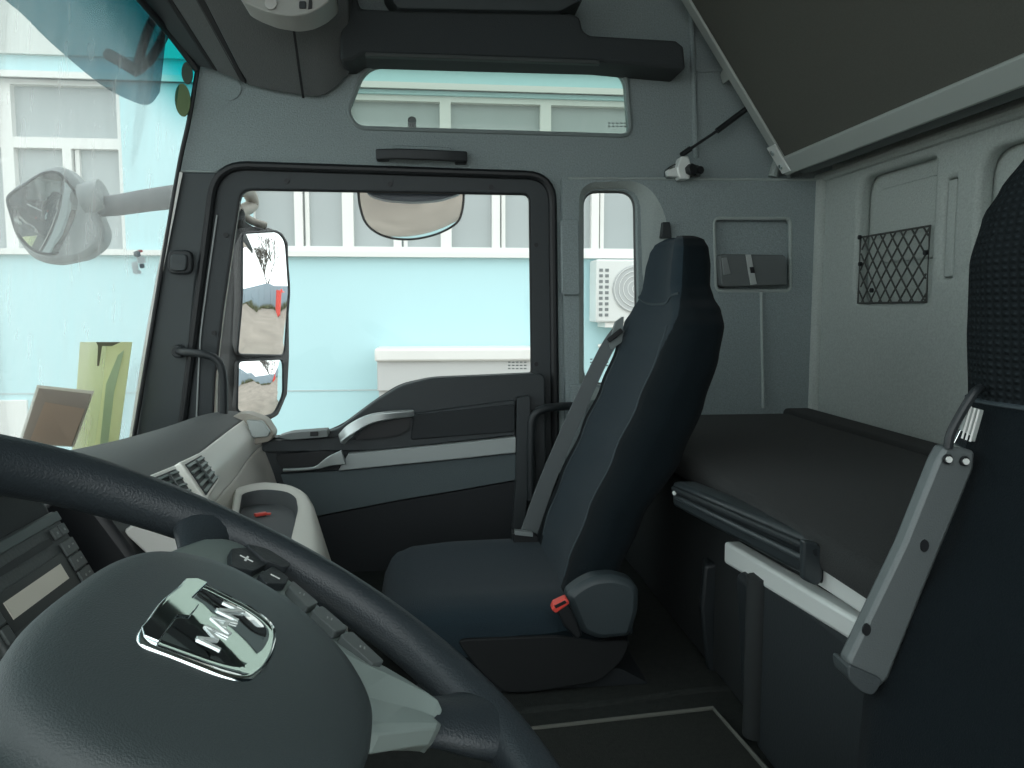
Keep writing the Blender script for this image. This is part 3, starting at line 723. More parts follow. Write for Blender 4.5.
# belt
b_pts = [at(621, 328, 1.80), at(606, 350, 1.79), at(584, 396, 1.785), at(561, 448, 1.79), at(543, 492, 1.80), at(526, 541, 1.82)]
bl = ribbon('seat_belt', b_pts, lambda t: .030+.014*t, .0025, webbing, ps, wdir=(1, .1, .35), smoothn=5)
pxprism('belt_guide', [(616, 322), (624, 316), (622, 342), (611, 350), (609, 344)], 1.785, .015, mat('guide_grey', (.17, .20, .20), .5), ps, r=.004, bevel=.003)
ribbon('belt_slot', [at(622, 330, 1.775), at(608, 341, 1.775)], .012, .006, rubber, ps, wdir=(0, 0, 1), smoothn=1, bevel=.002)
pxprism('belt_anchor', [(512, 533), (538, 535), (539, 545), (514, 545)], 1.80, .04, rubber, ps, r=.006, bevel=.004)
pxprism('belt_tongue', [(515, 531), (533, 533), (533, 537), (515, 535)], 1.79, .02, satin, ps, bevel=.001)

ds = thing('driver_seat', 'black driver seat backrest with woven upper panel at the right edge', 'seat', (.55, .48, ZF))
dk = [(-.62, .40, .54, .22), (-.5, .405, .56, .25), (-.396, .416, .58, .262), (-.3, .45, .60, .262), (-.213, .498, .63, .262), (-.15, .515, .64, .262), (-.093, .520, .65, .262), (-.02, .512, .655, .262), (.046, .506, .66, .258), (.09, .512, .665, .25),
      (.113, .520, .668, .238), (.146, .532, .67, .215), (.19, .54, .67, .165), (.23, .545, .67, .13), (.30, .555, .67, .12), (.34, .57, .66, .10), (.355, .59, .64, .05)]
def cend(z): return 1.1 if z > -.085 else (.52 if z > -.12 else .5)
zspl = -.085
backrest('backrest', dk, .488, ds, [seatd, seatw], e=3.4, dish=.03, cen=lambda z: 1.1 if z > -.088 else -.1, NZ=130)
tube('piping', [seatsurf(dk, -.088, a_, .488, 3.4, .03)+Vector((-.001, 0, 0)) for a_ in [radians(-70+140*i/20) for i in range(21)]], .0025, mat('piping', (0, 0, 0)), ds, smoothn=1, seg=6)
secs = [[(p[0], y, p[1]) for p in roundpoly([(.0, -.60), (.5, -.62), (.52, -.50), (.0, -.48)], .04, 5)] for y in (.25, .73)]
loft('cushion', secs, seatd, ds, bevel=.02, seg=3)
box('seat_base', (.08, .30, ZF), (.48, .68, -.60), mat('seat_base', (0, 0, 0)), ds, bevel=.02)
# belt arm
ba = thing('belt_arm', 'grey metal arm with dark screw holes slanting beside the driver seat', 'arm', at(862, 690, .70))
YB = .68
pl = [(946, 446), (976, 451), (975, 468), (960, 505), (924, 592), (889, 680), (876, 692), (852, 678), (848, 662), (904, 545), (938, 460)]
pxprism('arm_plate', pl, YB, .018, mat('arm_grey', (.115, .135, .138), .45, .2, bump=.2, scale=600), ba, r=.004, bevel=.004, seg=3)
pxprism('arm_foot', [(848, 664), (884, 680), (874, 697), (860, 692), (849, 680)], YB-.004, .03, pillarp, ba, r=.006, bevel=.006)
for p in ((925, 546), (867, 630)): 
    c = at(*p, YB-.0015); n = 16
    prism('screw_hole', [c+Vector((.0042*cos(2*pi*i/n), 0, .006*sin(2*pi*i/n))) for i in range(n)], (0, .002, 0), rubber, ba)
for p in ((947, 459), (964, 461)):
    c = at(*p, YB-.0015)
    disc('screw', c, (0, -1, 0), .0048, .002, rubber, ba, seg=14)
    disc('screw', c+Vector((0, -.002, 0)), (0, -1, 0), .003, .002, alum, ba, seg=10)
tube('wire_loop', [at(948, 448, YB), at(951, 433, YB), at(962, 412, YB), at(974, 393, YB), at(980, 388, YB+.01)], .0042, blackp, ba, seg=10)
ribbon('folded_belt', [at(966, 440, YB+.006), at(975, 408, YB+.006)], .017, .004, mat('belt_pale', (.33, .37, .36), .6), ba, wdir=(1, 0, .4), smoothn=1, bevel=.001)
for dx in (-4, 0, 4):
    tube('belt_rib', [at(966+dx, 440+dx*.4, YB+.002), at(975+dx, 408+dx*.4, YB+.002)], .001, white, ba, smoothn=1, seg=6)
ribbon('belt_tongue', [at(958, 446, YB+.004), at(965, 432, YB+.004)], .014, .004, chrome, ba, wdir=(1, 0, .4), smoothn=1, bevel=.001)

# ================================================================== DASHBOARD
dash = thing('dashboard', 'grey padded dashboard with silver trim band and cream lower storage', 'dashboard', (-.6, 1.4, ZF))
# stations: Y, rear-top (px), band top, band bottom, lower
# each cross section: windscreen base -> top -> band top edge -> band bottom
def V3(p): return Vector(p)
st = []
# (Y, front point, top crown, band_top, band_bot, below)
S = [
 (2.165, at(140, 442, 2.165), at(190, 421, 2.165), at(226, 412, 2.165), at(250, 416, 2.165), at(264, 442, 2.165), at(285, 520, 2.165)),
 (2.05, at(112, 446, 2.05), at(170, 427, 2.05), at(208, 416, 2.05), at(236, 425, 2.05), at(248, 458, 2.05), at(268, 520, 2.05)),
 (1.85, at(80, 452, 1.87), at(140, 436, 1.85), at(186, 428, 1.85), at(216, 440, 1.85), at(234, 478, 1.85), at(250, 540, 1.85)),
 (1.65, at(25, 460, 1.68), at(100, 447, 1.65), at(158, 444, 1.65), at(192, 458, 1.65), at(215, 500, 1.65), at(228, 560, 1.65)),
 (1.42, at(-70, 474, 1.44), at(40, 460, 1.42), at(115, 463, 1.42), at(158, 480, 1.42), at(190, 530, 1.42), at(200, 600, 1.42)),
 (1.15, at(-210, 500, 1.17), at(-40, 482, 1.15), at(70, 494, 1.15), at(120, 515, 1.15), at(140, 560, 1.15), at(150, 620, 1.15)),
]
def line(k): return smoothpath([s[k] for s in S], 4)
L = [line(k) for k in range(1, 7)]
def crossjoin(name, rows, m, parent, nsub=6, **k):
    n = len(rows[0]); V = []; cols = []
    for i in range(n):
        cols.append(smoothpath([r[i] for r in rows], nsub))
    c = len(cols[0]); V = [v for col in cols for v in col]
    F = [(i*c+j, (i+1)*c+j, (i+1)*c+j+1, i*c+j+1) for i in range(n-1) for j in range(c-1)]
    return mesh(name, V, F, m, parent, auto=0, **k)
crossjoin('top_pad', [L[0], L[1], L[2], L[3]], dashtop, dash, solid=.006)
crossjoin('silver_band', [[p+Vector((.002, 0, .001)) for p in L[3]], [(a+b)/2+Vector((.012, 0, .004)) for a, b in zip(L[3], L[4])], L[4]], dashsil, dash, solid=.006)
crossjoin('lower_panel', [L[4], [(a+b)/2+Vector((.01, 0, 0)) for a, b in zip(L[4], L[5])], L[5]], cream, dash, solid=.006)
# dash body going down to floor
secs = []
for s in S:
    secs.append([s[1]+Vector((-.05, 0, -.02)), s[6]+Vector((-.01, 0, .02)), Vector((s[6].x-.12, s[6].y, ZF)), Vector((-1.05, s[1].y, ZF))])
loft('dash_body', secs, rubber, dash)
# end cap at door
pxprism('end_cap', [(232, 415), (246, 413), (265, 420), (274, 434), (271, 441), (250, 446), (236, 440)], 2.10, .06, beige, dash, r=.012, bevel=.01, seg=3)
pxprism('end_vent', [(246, 420), (262, 421), (270, 432), (268, 437), (252, 438)], 2.085, .02, satin, dash, r=.006, bevel=.004)
# defroster slot line
tube('panel_gap', [S[1][2]+Vector((0, 0, .004)), at(129, 458, 1.78), at(122, 463, 1.70)], .0016, rubber, dash, seg=6)
# air vent
Yv = 1.50
va = [at(158, 470, 1.66), at(197, 453, 1.66), at(217, 477, 1.58), at(212, 500, 1.52), at(190, 498, 1.46)]
def quadpt(q, u, v):  # q: TL, TR, BR, BL
    return q[0].lerp(q[1], u).lerp(q[3].lerp(q[2], u), v)
def ventunit(q, nsl, par):
    n = (q[1]-q[0]).cross(q[3]-q[0]).normalized()
    if n.dot(-q[0]) < 0: n = -n
    g = .12
    out = [quadpt(q, u, v)+n*.004 for u, v in ((0, 0), (1, 0), (1, 1), (0, 1))]
    fr = prism('vent_frame', out, -n*.02, dashsil, par, bevel=.004, seg=3)
    inn = [quadpt(q, u, v)+n*.0045 for u, v in ((.1, .1), (.9, .1), (.9, .9), (.1, .9))]
    prism('vent_well', inn, n*.001, rubber, fr)
    for k in range(nsl):
        v = .18+.64*k/(nsl-1)
        a, b = quadpt(q, .12, v)+n*.007, quadpt(q, .88, v)+n*.007
        ribbon('slat', [a, b], .006, .003, spokeg, fr, wdir=tuple(n*.6+(q[3]-q[0]).normalized()*.8), smoothn=1)
    a, b = quadpt(q, .5, .15)+n*.009, quadpt(q, .5, .85)+n*.009
    ribbon('divider', [a, b], .004, .004, buttonm, fr, wdir=tuple(q[1]-q[0]), smoothn=1)
    return fr
ventunit([at(178, 463, 1.48), at(199, 453, 1.58), at(219, 481, 1.57), at(205, 503, 1.47)], 5, dash)
ventunit([at(146, 477, 1.33), at(173, 466, 1.44), at(198, 504, 1.42), at(175, 512, 1.33)], 5, dash)
# storage tray
tr = [(-1)]
ty0, ty1 = 1.62, 1.98
TZ = at(280, 482, 1.85).z
def trp(px, py): return atZ(px, py, TZ)
tout = [trp(234, 486), trp(262, 480), trp(290, 483), trp(306, 490), trp(314, 503), trp(320, 530), trp(322, 560), trp(225, 560)]
tin = [trp(242, 490), trp(262, 486), trp(286, 488), trp(296, 494), trp(298, 506), trp(292, 530), trp(288, 550), trp(232, 550)]
for i in range(8): tin[i].z = TZ
to2 = roundpoly([(p.x, p.y) for p in tout], .03, 4); ti2 = roundpoly([(p.x, p.y) for p in tin], .03, 4)
secs = [[(p[0]+.045, p[1]-.01, TZ-.16) for p in to2], [(p[0]+.012, p[1], TZ-.05) for p in to2], [(p[0], p[1], TZ-.008) for p in to2],
        [(p[0]*.7+q[0]*.3, p[1]*.7+q[1]*.3, TZ) for p, q in zip(to2, ti2)], [(q[0]*.8+p[0]*.2, q[1]*.8+p[1]*.2, TZ-.002) for p, q in zip(to2, ti2)],
        [(q[0], q[1], TZ-.008) for q in ti2]]
trayo = loft('storage_tray', secs, cream, dash, cap=False, auto=60)
prism('tray_floor', [(q[0]-.002, q[1], TZ-.04) for q in ti2], (0, 0, -.004), mat('tray_liner', (.10, .11, .115), .7), trayo)
loft('tray_liner', [[(q[0]-.0, q[1], TZ-.007) for q in ti2], [(q[0]-.005, q[1], TZ-.042) for q in ti2]], mat('tray_liner', (0, 0, 0)), trayo, cap=False)
rc = atZ(261, 514, TZ-.034)
clip = thing('plastic_clip', 'tiny red plastic clip lying in the cream dashboard tray', 'clip', rc)
box('clip_body', (rc.x-.014, rc.y-.006, rc.z-.004), (rc.x+.012, rc.y+.006, rc.z+.003), red, clip, bevel=.002, rot=Matrix.Rotation(.5, 3, 'Z'))
box('clip_tab', (rc.x+.01, rc.y+.0, rc.z-.003), (rc.x+.02, rc.y+.008, rc.z+.001), red, clip, bevel=.001)

# white lower panel by the console
pxprism('glove_lid', [(121, 531), (160, 512), (215, 540), (215, 580), (148, 556)], 1.08, .03, mat('lid_pale', (.55, .56, .53), .45), dash, r=.01, bevel=.006)
# centre console with radio
cc = dash
rt, rb2 = at(55, 510, 1.0), at(96, 578, 1.0)
down = (rb2-rt).normalized(); 
def cp(s, d, h=0):  # s: lateral (towards camera negative), d: down along face, h: out
    nn = Vector((-down.z, 0, down.x)); nn = nn if nn.x > 0 else -nn
    return rt+Vector((0, s, 0))+down*d+nn*h
nn = Vector((-down.z, 0, down.x)); nn = nn if nn.x > 0 else -nn
prism('centre_console', [cp(.02, -.09, -.012), cp(.02, .30, -.012), cp(-.55, .30, -.012), cp(-.55, -.09, -.012)], -nn*.35, mat('console_black', (.012, .016, .018), .6), dash, bevel=.015, seg=3)
pxprism('console_side', [(98, 508), (137, 560), (150, 600), (60, 640), (20, 520), (60, 490)], 1.06, .10, rubber, dash, bevel=.01)
prism('console_hood', [cp(.05, -.085, .0), cp(.05, -.05, .012), cp(-.55, -.05, .012), cp(-.55, -.085, .0)], -nn*.1, pillarp, dash, bevel=.01, seg=3)

rad = thing('car_radio', 'dark grey car radio with pale display and square buttons in the centre console', 'radio', cp(-.09, .05))
RW = .21
prism('radio_face', [cp(0, 0), cp(0, .105), cp(-RW, .105), cp(-RW, 0)], -nn*.02, mat('radio_grey', (.060, .070, .070), .5, bump=.2), rad, bevel=.004, seg=3)
prism('top_trim', [cp(-.002, .002, .001), cp(-.002, .014, .001), cp(-RW, .014, .001), cp(-RW, .002, .001)], nn*.002, mat('radio_trim', (.05, .07, .07), .4), rad, bevel=.001)
prism('disc_slot', [cp(-.045, .026, .001), cp(-.045, .034, .001), cp(-RW+.02, .034, .001), cp(-RW+.02, .026, .001)], nn*.0012, rubber, rad)
prism('display_bezel', [cp(-.040, .048, .001), cp(-.040, .090, .001), cp(-RW+.02, .090, .001), cp(-RW+.02, .048, .001)], nn*.0012, mat('bezel', (.018, .022, .022), .4), rad)
prism('display', [cp(-.056, .058, .0022), cp(-.056, .078, .0022), cp(-RW+.03, .078, .0022), cp(-RW+.03, .058, .0022)], nn*.0008, screen, rad)
def radbtn(s, d, w, h):
    bb = prism('button', [cp(s, d, .001), cp(s, d+h, .001), cp(s-w, d+h, .001), cp(s-w, d, .001)], nn*.004, buttonm, rad, bevel=.0012)
    return bb
def mark(par, s, d, w, h):
    prism('icon', [cp(s, d, .0052), cp(s, d+h, .0052), cp(s-w, d+h, .0052), cp(s-w, d, .0052)], nn*.0004, mat('icon_grey', (.25, .27, .26), .5), par)
for s in (-.006, -.024):
    b_ = radbtn(s, .018, .015, .014); mark(b_, s-.006, .024, .003, .003)
for d in (.038, .058, .078):
    b_ = radbtn(-.006, d, .030, .018); mark(b_, -.013, d+.007, .004, .002); mark(b_, -.024, d+.007, .003, .003)
for d in (.038, .058, .078):
    radbtn(-RW+.016, d, .014, .018)

# ================================================================== STEERING WHEEL
swC = Vector((-.126, .382, -.183)); al, be = radians(29.6), radians(-1.5)
sn = Vector((sin(al)*cos(be), -sin(be), cos(al)*cos(be)))
su = (Vector((0, 1, 0))-sn*sn.y).normalized(); sv = sn.cross(su)
if sv.z < 0: sv = -sv
def wp(u, v, h=0): return swC+su*u+sv*v+sn*h
sw = thing('steering_wheel', 'black leather steering wheel with grey button spokes and chrome badge', 'steering wheel', swC)
R_ = .232
NR_ = 120; secs = []
for i in range(NR_):
    t = 2*pi*i/NR_
    # thumb swellings near the spokes
    d1 = min(abs(((math.degrees(t)-a+180) % 360)-180) for a in (22, 158, -48, 228))
    g = 1+.13*math.exp(-(d1/12)**2)
    bs = max(0, min(1, (sin(t)-.15)/.4)); r1 = (.0176+.0026*bs)*g; r2 = .0156+.0018*bs
    c0 = wp(R_*cos(t), R_*sin(t)); rad_ = (su*cos(t)+sv*sin(t))
    secs.append([c0+rad_*(r1*cos(2*pi*j/18)*1.0)+sn*(r2*1.12*sin(2*pi*j/18)) for j in range(18)])
loft('rim', secs, leather, sw, loop=True, auto=0)
# airbag cover
def sym(pts): return [(u, v) for u, v in pts]+[(-u, v) for u, v in reversed(pts) if abs(u) > 1e-6]
hub = sym([(0, .066), (.05, .063), (.088, .051), (.109, .026), (.113, 0), (.103, -.038), (.070, -.076), (.035, -.095), (0, -.100)])
hp = smoothpath([(p[0], p[1], 0) for p in hub], 5, closed=True)
cen = Vector((0, -.018, 0)); secs = []
for k, h in ((1.0, -.03), (1.01, .006), (1.0, .016), (.965, .0225), (.90, .0265), (.8, .0285), (.6, .0305), (.4, .032), (.2, .0325)):
    secs.append([wp((cen+(p-cen)*k).x, (cen+(p-cen)*k).y, h) for p in hp])
loft('airbag_cover', secs, hubm, sw, auto=70)
# lower housing
secs = [[wp((cen+(p-cen)*k).x, (cen+(p-cen)*k).y, h) for p in hp] for k, h in ((.98, -.012), (1.0, -.05), (.7, -.09), (.4, -.12))]
loft('column_shroud', secs, blackp, sw, auto=60)
# badge
bd_ = sym([(0, .026), (.036, .024), (.0435, .020), (.040, -.012), (.034, -.024), (.02, -.0275), (0, -.029)])
bh = .0325
b2d = roundpoly(bd_, .006, 3)
def surfh(u, v):   # gentle dome of the badge
    return bh+.0022*(1-(u/.05)**2-(v/.035)**2)
ring = [Vector((p[0]*.97+.003, p[1]-.001, 0)) for p in b2d]; c2 = Vector((.006, -.002, 0))
secs = []
for k, dh in ((1.05, -.004), (1.04, -.0005), (1.0, .0008), (.95, .0), (.8, -.0), (.6, 0), (.4, 0), (.2, 0), (.02, 0)):
    secs.append([wp((c2+(p-c2)*k).x, (c2+(p-c2)*k).y*1.07-.0025, surfh((p-c2).x*min(k, 1), (p-c2).y*min(k, 1))+dh) for p in ring])
bdg = loft('badge', secs, chrome, sw, auto=80)
# raised lettering on the badge: M A N, and a cast upper bar
def glyph(strokes, u0, w, hgt, v0, par):
    V, F = [], []
    for (x0, y0), (x1, y1) in strokes:
        a = Vector((u0+x0*w, v0+y0*hgt)); b = Vector((u0+x1*w, v0+y1*hgt)); d = (b-a); n2 = Vector((-d.y, d.x)).normalized()*.0011
        i0 = len(V)
        for hh in (surfh(a.x-.006, a.y)+.0001, surfh(a.x-.006, a.y)+.0009):
            for p in (a+n2, a-n2, b-n2, b+n2): V.append(wp(p.x, p.y, hh))
        F += [tuple(i0+i for i in f) for f in [(0, 1, 2, 3), (4, 5, 6, 7), (0, 1, 5, 4), (1, 2, 6, 5), (2, 3, 7, 6), (3, 0, 4, 7)]]
    return mesh('letter', V, F, mat('letter_chrome', (.75, .8, .79), .25, .6), par, smooth=False)
M_ = [((0, 0), (0, 1)), ((0, 1), (.5, .3)), ((.5, .3), (1, 1)), ((1, 1), (1, 0))]
A_ = [((0, 0), (.5, 1)), ((.5, 1), (1, 0)), ((.22, .35), (.78, .35))]
N_ = [((0, 0), (0, 1)), ((0, 1), (1, 0)), ((1, 0), (1, 1))]
glyph(M_, -.018, .014, .012, -.012, bdg); glyph(A_, .0, .014, .012, -.012, bdg); glyph(N_, .018, .013, .012, -.012, bdg)
prism('badge_bar', [wp(u+.006, v, surfh(u, v)-.0002) for u, v in ((-.040, .013), (-.040, .020), (-.034, .0235), (.034, .0235), (.041, .019), (.041, .013), (.012, .014), (.008, .009), (-.008, .009), (-.012, .014))], sn*.0012, chrome, bdg, bevel=.0005)
# spokes: one bracket each side
for s in (1, -1):
    out = [(.085, .060), (.150, .050), (.196, .040), (.216, .022), (.206, -.004), (.186, -.034), (.150, -.082), (.133, -.100), (.10, -.100), (.05, -.09), (.055, -.07), (.10, 0)]
    o2 = roundpoly([(u*s, v) for u, v in out], .012, 4)
    sp_ = prism('spoke', [wp(p[0], p[1], .004) for p in o2], sn*-.022, spokeg, sw, bevel=.005, seg=3)
    # leather webs to rim
    ra = radians(12 if s > 0 else 168)
    e_ = Vector((R_*cos(ra), R_*sin(ra)))
    tube('upper_web', [wp(.168*s, .034, -.008), wp(.186*s, .040, -.006), wp(.206*s, .046, -.003), wp(e_.x, e_.y, 0)], lambda t: .013+.016*t*t, leather, sp_, seg=20, flat=.62, up=sn)
    ra = radians(-57 if s > 0 else 237)
    e_ = Vector((R_*cos(ra), R_*sin(ra)))
    tube('lower_web', [wp(.098*s, -.140, -.009), wp(.104*s, -.152, -.007), wp(.113*s, -.173, -.004), wp(e_.x, e_.y, -.001)], lambda t: .021+.016*t*t, leather, sp_, seg=24, flat=.5, up=sn)
    # folded face of the lower spoke
    secs = []
    for v_, ul, uh, dh in ((-.070, .03, .13, 0), (-.095, .022, .130, 0), (-.11, .032, .128, 0), (-.125, .048, .124, 0), (-.138, .062, .119, 0), (-.146, .070, .112, 0), (-.151, .080, .104, -.003)):
        prof = [(1, -.004), (.95, .004), (.74, .0085), (.50, .0015), (.14, .0065), (.05, .004), (0, -.006), (.2, -.016), (.88, -.016)]
        secs.append([wp((ul+(uh-ul)*pu)*s, v_, ph+dh) for pu, ph in prof])
    loft('spoke_face', secs, mat('spoke_light', (.26, .32, .305), .34, .3), sp_, auto=12, bevel=.001)
    # buttons
    ctr = [((.196, .020), (.213, .012), (.205, -.008), (.176, -.002), (.166, .012)),
           ((.176, -.006), (.203, -.012), (.196, -.026), (.182, -.026), (.166, -.014)),
           ((.180, -.028), (.194, -.029), (.178, -.052), (.160, -.046)),
           ((.160, -.049), (.176, -.055), (.160, -.077), (.144, -.069)),
           ((.143, -.072), (.158, -.080), (.136, -.106), (.124, -.098))]
    for i, q_ in enumerate(ctr):
        q2 = roundpoly([(u*s-.020*s, v) for u, v in q_], .003, 3)
        bt = prism('button', [wp(p[0], p[1], .004) for p in q2], sn*.006, blackp if i < 2 else buttonm, sp_, bevel=.0015)
        cu_ = sum(p[0] for p in q2)/len(q2); cv_ = sum(p[1] for p in q2)/len(q2)
        if i == 0:
            boxm = [[(-.005, -.0008), (.005, -.0008), (.005, .0008), (-.005, .0008)], [(-.0008, -.005), (.0008, -.005), (.0008, .005), (-.0008, .005)]]
        elif i == 1: boxm = [[(-.0008, -.0035), (.0008, -.0035), (.0008, .0035), (-.0008, .0035)]]
        else: boxm = [[(-.002, -.002), (.002, -.002), (.002, -.001), (-.002, -.001)], [(-.002, .001), (.001, .001), (.001, .002), (-.002, .002)]]
        for bx_ in boxm:
            prism('icon', [wp(cu_+a_, cv_+b_, .0101) for a_, b_ in bx_], sn*.0003, white if i < 2 else mat('icon_grey', (0, 0, 0)), bt)
    o3 = roundpoly([(u*s, v) for u, v in ((.194, .014), (.205, -.002), (.199, -.022), (.188, -.022), (.180, -.004))], .004, 3)
    prism('thumb_rest', [wp(p[0], p[1], .002) for p in o3], sn*.010, blackp, sp_, bevel=.004, seg=3)

# ================================================================== PAPERS AND STICKERS on the windscreen
pg = tag(prism('paper_sheet', [at(80, 342, 2.055), at(132, 342, 2.10), at(118, 446, 2.10), at(72, 450, 2.055)], (0, .002, 0), thin('paper_green', (.88, .90, .64))),
         'yellow-green paper sheet propped against the windscreen base by the pillar', 'paper')
prism('drip_mark', [at(96, 342, 2.05), at(121, 342, 2.06), at(112, 346, 2.055), at(102, 346, 2.055), at(99, 366, 2.05), at(97, 366, 2.05), at(98, 346, 2.05)], (0, .001, 0), mat('drip', (.12, .12, .07), .7), pg)
prism('fold_stripe', [at(106, 384, 2.075), at(118, 355, 2.085), at(124, 350, 2.085), at(114, 392, 2.08), at(108, 444, 2.07), at(100, 444, 2.07)], (0, .001, 0), thin('fold', (.66, .76, .58)), pg)
cd = tag(prism('photo_card', [at(37, 385, 1.93), at(94, 391, 1.95), at(74, 447, 1.95), at(18, 444, 1.92)], (0, .002, 0), thin('card_edge', (.8, .78, .72))),
         'brown card with pale border leaning at the base of the windscreen', 'card')
prism('card_face', [at(39, 388, 1.915), at(91, 394, 1.935), at(72, 446, 1.935), at(21, 443, 1.905)], (0, .001, 0), thin('card_brown', (.50, .45, .40)), cd)
prism('card_print', [at(45, 402, 1.905), at(85, 409, 1.925), at(71, 446, 1.925), at(29, 443, 1.90)], (0, .001, 0), thin('card_brown2', (.60, .49, .39)), cd)
stk = thing('window_sticker', 'small worn grey cartoonish decal high on the windscreen edge', 'sticker', at(139, 263, 2.13))
stk['label'] = 'small worn grey and red decal on the windscreen edge'
for i, (px, py, rx, rz, mm) in enumerate([(137, 254, .008, .008, 'd'), (141, 260, .010, .010, 'l'), (135, 266, .008, .012, 'l'), (142, 266, .006, .006, 'd'), (137, 272, .010, .006, 'l'), (140, 251, .006, .004, 'r')]):
    c = at(px, py, 2.13+i*.0007)
    prism('decal_patch', [c+Vector((rx*cos(2*pi*k/12)*(1+.2*(k % 3)), 0, rz*sin(2*pi*k/12))) for k in range(12)], (0, .0005, 0),
          mat('decal_'+mm, {'d': (.10, .13, .15), 'l': (.55, .62, .64), 'r': (.45, .12, .12)}[mm], .6), stk)

# ================================================================== OUTSIDE: MIRRORS
def mirrorpatch(name, outline, cy_pt, normal, Rcurv, m, parent, N=18):
    """convex mirror: outline is a list of 3D points roughly in a plane; surface gets a bulge along normal"""
    n = Vector(normal).normalized(); c = sum((Vector(p) for p in outline), Vector())/len(outline)
    V = []; F = []; K = 10
    V.append(c.copy())
    ro = [Vector(p) for p in outline]; M = len(ro)
    for k in range(1, K+1):
        for p in ro:
            V.append(c+(p-c)*(k/K))
    V2 = []
    for v in V:
        d = v-c; d -= n*d.dot(n)
        V2.append(c+d+n*(-(d.length**2)/(2*Rcurv)))
    for j in range(M): F.append((0, 1+j, 1+(j+1) % M))
    for k in range(K-1):
        for j in range(M): F.append((1+k*M+j, 1+k*M+(j+1) % M, 1+(k+1)*M+(j+1) % M, 1+(k+1)*M+j))
    return mesh(name, V2, F, m, parent, auto=0)
mirr = mat('mirror_silver', (.92, .93, .92), .0, 1)
housing = mat('mirror_housing', (.06, .062, .062), .7, bump=.4, scale=200, var=.3, vscale=60)
# large door mirror
dm = thing('door_mirror', 'tall two-pane door mirror seen through the front of the door window', 'mirror', at(262, 430, 2.5))
MY = 2.50
cam2 = lambda px, py, Y: at(px, py, Y).normalized()
def mnorm(px, py, Y, out): return (Vector(out).normalized()-cam2(px, py, Y)).normalized()
ho = [(224, 226), (246, 219), (274, 227), (288, 236), (290, 262), (290, 340), (287, 380), (281, 412), (270, 424), (252, 420), (226, 412), (216, 418), (212, 350), (218, 280)]
hq = roundpoly(XZ(ho, MY+.05), .02, 3)
def planept(px, py, c, n):
    d = ray(px, py); return d*((c.dot(n))/(d.dot(n)))
def placed(name, pxs, Y, out, Rc, par, r=.02, frame=True):
    cx = sum(p[0] for p in pxs)/len(pxs); cyy = sum(p[1] for p in pxs)/len(pxs)
    c = at(cx, cyy, Y); n = (Vector(out).normalized()-c.normalized()).normalized()
    e1 = Vector((0, 0, 1)).cross(n).normalized(); e2 = n.cross(e1)
    P = [planept(x, y, c, n)-c for x, y in pxs]
    q = roundpoly([(p.dot(e1), p.dot(e2)) for p in P], r, 5)
    pts = [c+e1*p[0]+e2*p[1] for p in q]
    o = mirrorpatch(name, pts, None, n, Rc, mirr, par)
    c0_ = sum(pts, Vector())/len(pts)
    pts = [p-n*(((p-c0_)-n*(p-c0_).dot(n)).length**2/(2*Rc)) for p in pts]
    if frame:
        tube('mirror_edge', pts, .004, blackp, par, closed=True, smoothn=0, seg=8)
        # shell behind the mirror
        back = [p-n*.012 for p in pts]
        cc_ = sum(back, Vector())/len(back)
        loft('mirror_shell', [[p-n*.003 for p in pts], back, [cc_+(p-cc_)*.7-n*.05 for p in back]], housing, par, auto=60)
    return o
placed('mirror_glass', [(245, 233), (280, 231), (288, 240), (290, 290), (289, 356), (242, 355), (243, 300)], MY, (1, .50, -.01), 1.5, dm, r=.02)
c_h = at(265, 320, MY); n_h = (Vector((1, .52, -.01)).normalized()-c_h.normalized()).normalized()
hq = [planept(x, y, c_h-n_h*.035, n_h) for x, y in [(240, 226), (270, 227), (284, 232), (290, 242), (291, 356), (289, 395), (280, 416), (265, 424), (240, 420), (232, 380), (236, 300)]]
prism('housing', hq, -n_h*.10, housing, dm, bevel=.015, seg=3)
placed('mirror_glass', [(243, 361), (287, 359), (285, 395), (276, 414), (262, 418), (240, 412)], MY, (1, .45, -.20), .55, dm, r=.02)
tube('mirror_arm', [at(236, 190, 2.40), at(248, 192, 2.5), at(252, 205, 2.55), at(238, 212, 2.45)], .02, beige, dm)
tube('mirror_arm', [at(236, 208, 2.42), at(250, 220, 2.52), at(266, 226, 2.55)], .012, beige, dm)
tube('mirror_arm', [at(238, 214, 2.42), at(240, 225, 2.5), at(250, 232, 2.56)], .02, housing, dm)

km = thing('kerb_mirror', 'wide curved kerb mirror hanging at the top of the door window', 'mirror', at(412, 193, 2.5))
placed('mirror_glass', [(360, 196), (380, 193), (440, 193), (466, 196), (465, 215), (460, 234), (440, 244), (412, 249), (385, 245), (366, 232), (360, 212)], 2.45, (.12, .5, -.85), .40, km, r=.05)
pxprism('mirror_cap', [(362, 180), (464, 180), (462, 193), (440, 200), (412, 202), (385, 200), (366, 194)], 2.27, .05, mat('cap_blue', (.11, .13, .16), .35), km, r=.02, bevel=.015, seg=3)
tube('mirror_arm', [at(412, 185, 2.46), at(412, 150, 2.40), at(412, 120, 2.27)], .012, blackp, km)

